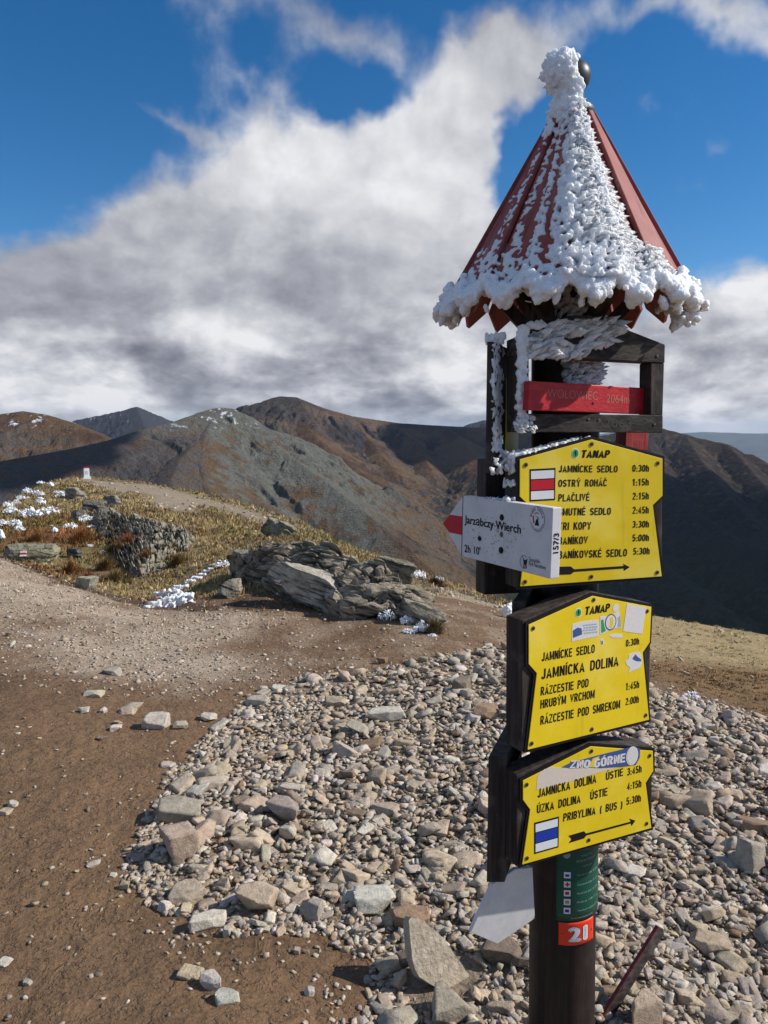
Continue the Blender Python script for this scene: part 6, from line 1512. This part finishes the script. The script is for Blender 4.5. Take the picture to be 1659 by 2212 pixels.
# the small boundary stone on the crest
def boundary_stone():
    p = hit(187, 1034); k = p[1] / 1659; W = 12.5 * k; H = 25 * k
    root = bpy.data.objects.new('boundary_stone', None); COL.objects.link(root); root.location = tuple(p); root['label'] = 'small white boundary stone with a red top on the far crest'; root['category'] = 'boundary stone'
    yaw = .5; R_ = rot_euler(0, 0, yaw)
    def blk(name, w, z0, z1, mat, taper=1.0, parent=root):
        a = w / 2; lo = [R_ @ np.array(q) for q in ((-a, -a, z0), (a, -a, z0), (a, a, z0), (-a, a, z0))]; b = a * taper; hi = [R_ @ np.array(q) for q in ((-b, -b, z1), (b, -b, z1), (b, b, z1), (-b, b, z1))]
        mb = MB(); mb.prism(lo, hi); o = link(name, mb.mesh(name, [mat]), None, parent); m = o.modifiers.new('edge', 'BEVEL'); m.width = .02; m.segments = 2; return o
    blk('plinth', W * 1.5, -.3, H * .18, M_whitepaint, .8); b = blk('shaft', W * .92, H * .18, H * .9, M_white, .94); blk('cap', W * .86, H * .9, H, M_redp, .96)
    mb = MB(); f = -W * .45
    for (x0, x1, z0, z1) in ((-.18, -.10, .38, .66), (-.10, .14, .60, .66), (.08, .14, .38, .60)): mb.prism([R_ @ np.array([W * x, f - .012, H * z]) for x, z in ((x0, z0), (x1, z0), (x1, z1), (x0, z1))], [R_ @ np.array([W * x, f + .01, H * z]) for x, z in ((x0, z0), (x1, z0), (x1, z1), (x0, z1))])
    link('letter_mark', mb.mesh('letter_mark', [M_stick]), None, root)
boundary_stone()
# weathered plank with red edge leaning on the rock behind the post
def plank():
    b = hit(1290, 2203); b = np.array([b[0] - .02, b[1] - .02, b[2] - .06]); t = at(1430, 2004, b[1] + .16); d = t - b; L = np.linalg.norm(d); d /= L
    s = np.cross(d, [.35, -.75, .2]); s /= np.linalg.norm(s); n = np.cross(s, d)
    root = bpy.data.objects.new('plank', None); COL.objects.link(root); root.location = tuple(b); root['label'] = 'broken weathered plank with a red painted edge propped on a rock'; root['category'] = 'plank'
    mb = MB(); w = .019; h = .006
    A = [b - s * w, b + s * w, b + s * w + d * L * .97, b + s * .004 + d * L, b - s * w + d * L * .985]
    mb.prism([q + n * h for q in A], [q - n * h for q in A]); o = link('board', mb.mesh('board', [M_rail], b), None, root); m = o.modifiers.new('edge', 'BEVEL'); m.width = .002
    mb = MB(); A = [b - s * (w + .004), b - s * w * .97, b - s * w * .97 + d * L * .97, b - s * (w + .004) + d * L * .985]
    mb.prism([q + n * (h + .002) for q in A], [q - n * (h + .002) for q in A]); link('painted_edge', mb.mesh('painted_edge', [wood_mat('old_red_edge', (.11, .016, .018), (.19, .040, .038), 2, .3, .6)], b), None, root)
plank()
# ------------------------------------------------------------------ dry grass, heather and moss on the hill
def grass():
    rs = np.random.RandomState(77)
    n = 95000; y = 5.4 * (50 / 5.4) ** rs.random_sample(n); q = rs.uniform(-.62, .66, n); x = q * y
    M = ground_cover(x, y); ys = np.interp(q, _su, _sy)
    clump = fbm2(x / .55, y / .55, 3); right = sstep(q, .3, .36)
    keep = (M['far'] > .5) & (rs.random_sample(n) < np.clip(M['grassy'] * (.50 + .9 * clump) * (1 - .72 * right * (y > 7.4)), 0, 1)) & (y < ys + 1.0)
    keep |= (M['far'] < .5) & (M['scree'] < -.1) & (y > 7.6) & (q < -.12) & (rs.random_sample(n) < .05)
    x, y, col, q, clump = x[keep], y[keep], M['col'][keep], q[keep], clump[keep]; n = len(x); z = ground_z(x, y); print('tufts', n)
    nb = 9; hgt = (.028 + .045 * rs.random_sample(n) + .04 * np.clip(clump, 0, 1)) * np.clip(y / 11, .7, 2.1); hgt = np.where(q > .3, hgt * .55, hgt)
    hue = 1 + rs.normal(0, .20, (n, 1)); tone = rs.random_sample(n)[:, None]
    base = col * np.array([1.55, 1.62, 1.75]) * hue * np.where(tone < .12, np.array([.6, .6, .62]), np.where(tone > .75, np.array([1.5, 1.42, 1.25]), 1.0))
    B = np.repeat(np.stack([x, y, z], 1), nb, 0); H = np.repeat(hgt, nb) * rs.uniform(.5, 1.15, n * nb); a = rs.uniform(0, 2 * pi, n * nb); w = np.repeat(np.clip(y * .00055, .004, .022), nb)
    r0 = rs.uniform(0, .045, n * nb) * np.repeat(np.clip(y / 12, .7, 2.4), nb); B = B + np.stack([r0 * np.cos(a * 3), r0 * np.sin(a * 3), np.full(n * nb, -.008)], 1)
    lean = np.stack([np.cos(a), np.sin(a), np.zeros(n * nb)], 1) * (H * rs.uniform(.15, .8, n * nb))[:, None] + np.array([.18, -.05, 0]) * H[:, None]
    side = np.stack([-np.sin(a), np.cos(a), np.zeros(n * nb)], 1) * w[:, None]
    tip = B + lean + np.stack([np.zeros(n * nb), np.zeros(n * nb), H], 1); mid = B + lean * .35 + np.stack([np.zeros(n * nb), np.zeros(n * nb), H * .62], 1)
    V = np.stack([B - side, B + side, mid + side * .7, mid - side * .7, tip], 1).reshape(-1, 3)
    k = np.arange(n * nb) * 5; Q = np.stack([k, k + 1, k + 2, k + 3], 1); T = np.stack([k + 3, k + 2, k + 4], 1)
    me = mesh_np('grass', V, quads=Q, tris=T)
    C = np.repeat(np.repeat(base, nb, 0) * (1 + rs.normal(0, .10, (n * nb, 1))), 5, 0); color_attr(me, 'tint', np.clip(C, .008, .75))
    def f(g, p):
        g.put(p.inputs['Base Color'], g.attr('tint')); p.inputs['Roughness'].default_value = .8; p.inputs['Specular IOR Level'].default_value = .15
    link('grass', me, material('dry_grass', f), kind='stuff', label='dry straw and russet grass covering the hill and the slope')
grass()

# ------------------------------------------------------------------ rime-covered tufts, one by one
RF2 = random.Random(23)
def frosted(Zf, sc, x, y, w, h, label, group=None, dens=1.0, name='frosted_tuft'):
    u, v = Zf(x, y); p = hit(u, v); k = p[1] / 1659.0; W = w * sc * k * .66; H = h * sc * k * 1.05; bl = []
    n = int(95 * dens) + 10
    for i in range(n):
        a = RF2.uniform(0, 2 * pi); r = W * RF2.random() ** .6; q = np.array([r * cos(a), r * sin(a) * .7, 0]); top = H * (1 - .55 * (r / W) ** 2) * RF2.uniform(.35, 1.0)
        d = np.array([q[0] / W * .6 - .3, -.35, RF2.uniform(.4, 1.0)]); L = max(W, H) * RF2.uniform(.09, .20)
        bl.append((q + np.array([0, 0, top]), (L * .32, L * .42, L), d + np.array([RF2.gauss(0, .4), RF2.gauss(0, .4), 0]), RF2.random() * 6))
        if i % 2: bl.append((q + np.array([0, 0, top * .45]), (L * .4, L * .4, L), d, 0))
    me = fuse(name, bl, max(W, H) / 18, max(W, H) * .022, 5.5 / max(W, H)); o = link(name, me, M_rime, None, label, 'frosted tuft', group); o.location = tuple(p)
left = [(215, 240, 75, 50, 'rime-white bush beneath the crest at the upper edge of the heather'), (300, 260, 80, 55, 'wide rimed bush left of the crest rocks'), (165, 290, 60, 45, 'rimed tuft on the skyline slope among dark heather'),
    (318, 335, 60, 70, 'tall drooping rimed tuft in the middle of the heather'), (212, 285, 36, 26, 'small rimed tuft between two wider ones'), (62, 340, 70, 45, 'rimed tuft on the skyline near the frame edge'), (92, 372, 60, 40, 'rimed tuft just below the skyline one'),
    (90, 395, 110, 50, 'broad low patch of rime in the heather near the frame edge'), (240, 425, 150, 80, 'largest rime-white bush in the heather'), (125, 325, 60, 40, 'rimed tuft on the slope edge above the broad patch'), (352, 385, 80, 40, 'streak of rime running down right of the largest bush'),
    (410, 405, 100, 70, 'bright rimed bush at the right end of the heather'), (485, 275, 90, 60, 'rimed bush next to the grey crest rocks'), (440, 240, 50, 30, 'small rimed tuft left of the grey crest rocks'), (35, 495, 100, 60, 'thick rime patch touching the frame edge'),
    (118, 495, 80, 60, 'rimed bush right of the thick patch'), (152, 530, 70, 50, 'rimed tuft at the lower edge of the heather'), (398, 185, 36, 40, 'single upright rimed tuft under the crest line'), (315, 160, 50, 22, 'thin rime on the crest line'),
    (670, 455, 100, 50, 'rime on the dark rocks above the orange grass'), (545, 510, 90, 50, 'rime streak running along the rocks above the orange grass'), (425, 540, 40, 44, 'small upright rimed tuft left of the orange grass'), (772, 445, 36, 24, 'dot of rime on top of the ledges'),
    (712, 500, 54, 18, 'flat dot of rime in the orange grass top'), (6, 595, 46, 80, 'rimed tuft cut by the frame edge above the lichened slab'), (700, 650, 40, 24, 'faint rime in the middle of the orange grass'), (800, 700, 36, 24, 'faint rime beside the ledges')]
for (x, y, w, h, lab) in left: frosted(Z6b, .27778, x, y, w, h, lab, None)
mid = [(50, 285, 80, 46, 'white rimed tuft at the uphill foot of the outcrop'), (1165, 340, 90, 44, 'rimed strip on the grass edge beyond the outcrop'), (1225, 352, 70, 50, 'rimed knob at the end of the strip beyond the outcrop'), (1332, 368, 60, 36, 'rime capping a brown tuft beyond the outcrop'),
    (1065, 310, 30, 30, 'tiny rimed tuft behind the mossy block'), (940, 545, 50, 80, 'upright rimed tuft beside green moss in the outcrop'), (1030, 595, 90, 60, 'thin grey rime spread under the mossy block'), (1145, 620, 64, 60, 'bright rimed tuft on the low rib'), (1230, 665, 84, 66, 'largest rimed tuft at the foot of the low rib'),
    (1158, 672, 70, 30, 'low rime beneath the bright tuft on the rib'), (1297, 692, 50, 18, 'flat rime dot on the path end of the rib'), (800, 400, 50, 40, 'rime in a cleft of the outcrop'), (745, 450, 50, 40, 'faint rime low in the outcrop cleft'), (1290, 540, 26, 36, 'rime on the corner of the brown angular boulder'),
    (345, 150, 34, 20, 'dot of rime on the outcrop top edge')]
for (x, y, w, h, lab) in mid: frosted(Z7b, .3655, x, y, w, h, lab, None)
frosted(lambda x, y: (x, y), 1.0, 1492, 1512, 32, 20, 'white rimed lump on the border of scree and grass slope')
frosted(lambda x, y: (x, y), 1.0, 1098, 1335, 22, 34, 'rimed tuft by the path close to the signpost edge')
def frosted_bank():
    bl = []; pts = [(1140, 1125, 30, 40), (1200, 1120, 80, 70), (1290, 1118, 120, 110), (1380, 1110, 120, 130), (1450, 1085, 90, 110), (1340, 1030, 120, 80), (1250, 1040, 90, 60), (1410, 985, 100, 60), (1480, 935, 60, 50), (1530, 910, 70, 50), (1570, 880, 50, 40), (1610, 850, 50, 36), (1640, 826, 30, 26)]
    c = hit(*Z6b(1350, 1100))
    for (x, y, w, h) in pts:
        p = hit(*Z6b(x, y)); k = p[1] / 1659 * .27778; W = w * k * .62; H = h * k * .8
        for i in range(110):
            q = np.array([RF2.uniform(-W, W), RF2.uniform(-.5, .5) * W * .5, RF2.random() ** .8 * H * 1.15 - .03]); L = RF2.uniform(.014, .032)
            bl.append((p + q - c, (L * .45, L * .5, L), (-.7 + RF2.gauss(0, .3), -.5, RF2.uniform(-1.2, .5)), RF2.random() * 6))
    me = fuse('frosted_bank', bl, .009, .006, 44); o = link('frosted_bank', me, M_rime, None, 'long rime-crusted bank of grass between path and outcrop', 'frosted bank'); o.location = tuple(c)
frosted_bank()

# ------------------------------------------------------------------ single clumps of moss and sedge by the outcrop
def tussock(u, v, w, h, c, label, seed):
    rs = np.random.RandomState(seed); p = hit(u, v); k = p[1] / 1659; W = w * k / 2; H = h * k; n = 420
    a = rs.uniform(0, 2 * pi, n); r = W * rs.random_sample(n) ** .6; B = np.stack([r * np.cos(a), r * np.sin(a) * .8, -.02 + H * .55 * (1 - (r / W) ** 2)], 1); d = np.stack([B[:, 0] / W * .7, B[:, 1] / W * .7, np.full(n, 1.0)], 1) + rs.normal(0, .25, (n, 3))
    L = H * rs.uniform(.25, .6, n); s = np.stack([-np.sin(a), np.cos(a), np.zeros(n)], 1) * .006; V = np.stack([B - s - d * .05, B + s - d * .05, B + d * L[:, None]], 1).reshape(-1, 3)
    me = mesh_np('tussock', V, tris=np.arange(3 * n).reshape(-1, 3)); color_attr(me, 'tint', np.repeat(np.clip(np.array(c) * (1 + rs.normal(0, .25, (n, 1))), .01, .5), 3, 0))
    o = link('tussock', me, MATS['dry_grass'], None, label, 'grass tussock'); o.location = tuple(p)
tussock(*Z7b(1000, 545), 30, 30, (.12, .095, .03), 'olive moss cushion wedged among the dark outcrop rocks', 1)
tussock(*Z7b(1305, 675), 36, 40, (.125, .095, .035), 'olive sedge tussock at the path end of the outcrop', 2)
tussock(*Z7b(1190, 610), 26, 24, (.13, .085, .035), 'brown moss cushion between two rimed tufts', 3)
tussock(*Z7b(1310, 395), 46, 26, (.085, .042, .022), 'dark brown tussock under a cap of rime', 4)
tussock(*Z6b(1000, 650), 62, 34, (.23, .085, .022), 'orange grass tussock on top of the ledges', 5)
tussock(*Z6b(690, 930), 48, 30, (.20, .062, .020), 'rust red tussock above the pale lichened boulder', 6)
tussock(*Z6b(640, 620), 70, 40, (.22, .085, .025), 'broad orange tussock in the upper hollow', 7)
tussock(*Z6b(830, 830), 50, 34, (.14, .085, .030), 'olive brown tussock in front of the ledges', 8)
tussock(*Z6b(1380, 800), 48, 34, (.13, .080, .028), 'brown sedge tussock below the end of the ledges', 9)
tussock(*Z6b(300, 600), 52, 26, (.25, .13, .05), 'straw coloured tussock behind the lichened slab', 10)

tussock(*Z6b(1150, 760), 60, 30, (0.2, 0.1, 0.035), 'orange brown tussock growing across the middle of the ledges', 30)
tussock(*Z6b(930, 690), 56, 28, (0.17, 0.1, 0.04), 'brown tussock in a gap of the upper ledges', 31)
tussock(*Z6b(1290, 690), 60, 26, (0.16, 0.11, 0.05), 'straw brown tussock near the end of the ledges', 32)
tussock(*Z6b(560, 860), 60, 36, (0.19, 0.09, 0.03), 'russet tussock left of the pale lichened boulder', 33)
tussock(*Z6b(900, 930), 80, 36, (0.15, 0.1, 0.04), 'wide olive brown tussock under the lowest ledge', 34)
# ------------------------------------------------------------------ air: distant slopes fade to blue
def haze():
    mb = MB(); R_ = 37000.0; mb.box((-R_, -R_, -1750), (2 * R_, 0, 0), (0, 2 * R_, 0), (0, 0, 2050))
    m = bpy.data.materials.new('haze_air'); m.use_nodes = True; t = m.node_tree
    t.nodes.remove(t.nodes['Principled BSDF']); v = t.nodes.new('ShaderNodeVolumePrincipled')
    v.inputs['Color'].default_value = (.62, .76, 1.0, 1); v.inputs['Density'].default_value = HAZE; v.inputs['Anisotropy'].default_value = 0.1
    v.inputs['Density Attribute'].default_value = ''; v.inputs['Color Attribute'].default_value = ''; v.inputs['Temperature Attribute'].default_value = ''
    t.links.new(v.outputs[0], t.nodes['Material Output'].inputs['Volume'])
    o = link('haze', mb.mesh('haze', [m]), None, kind='stuff', label='thin blue mountain air between the ridges'); return o
HAZE = 2.3e-5
haze()
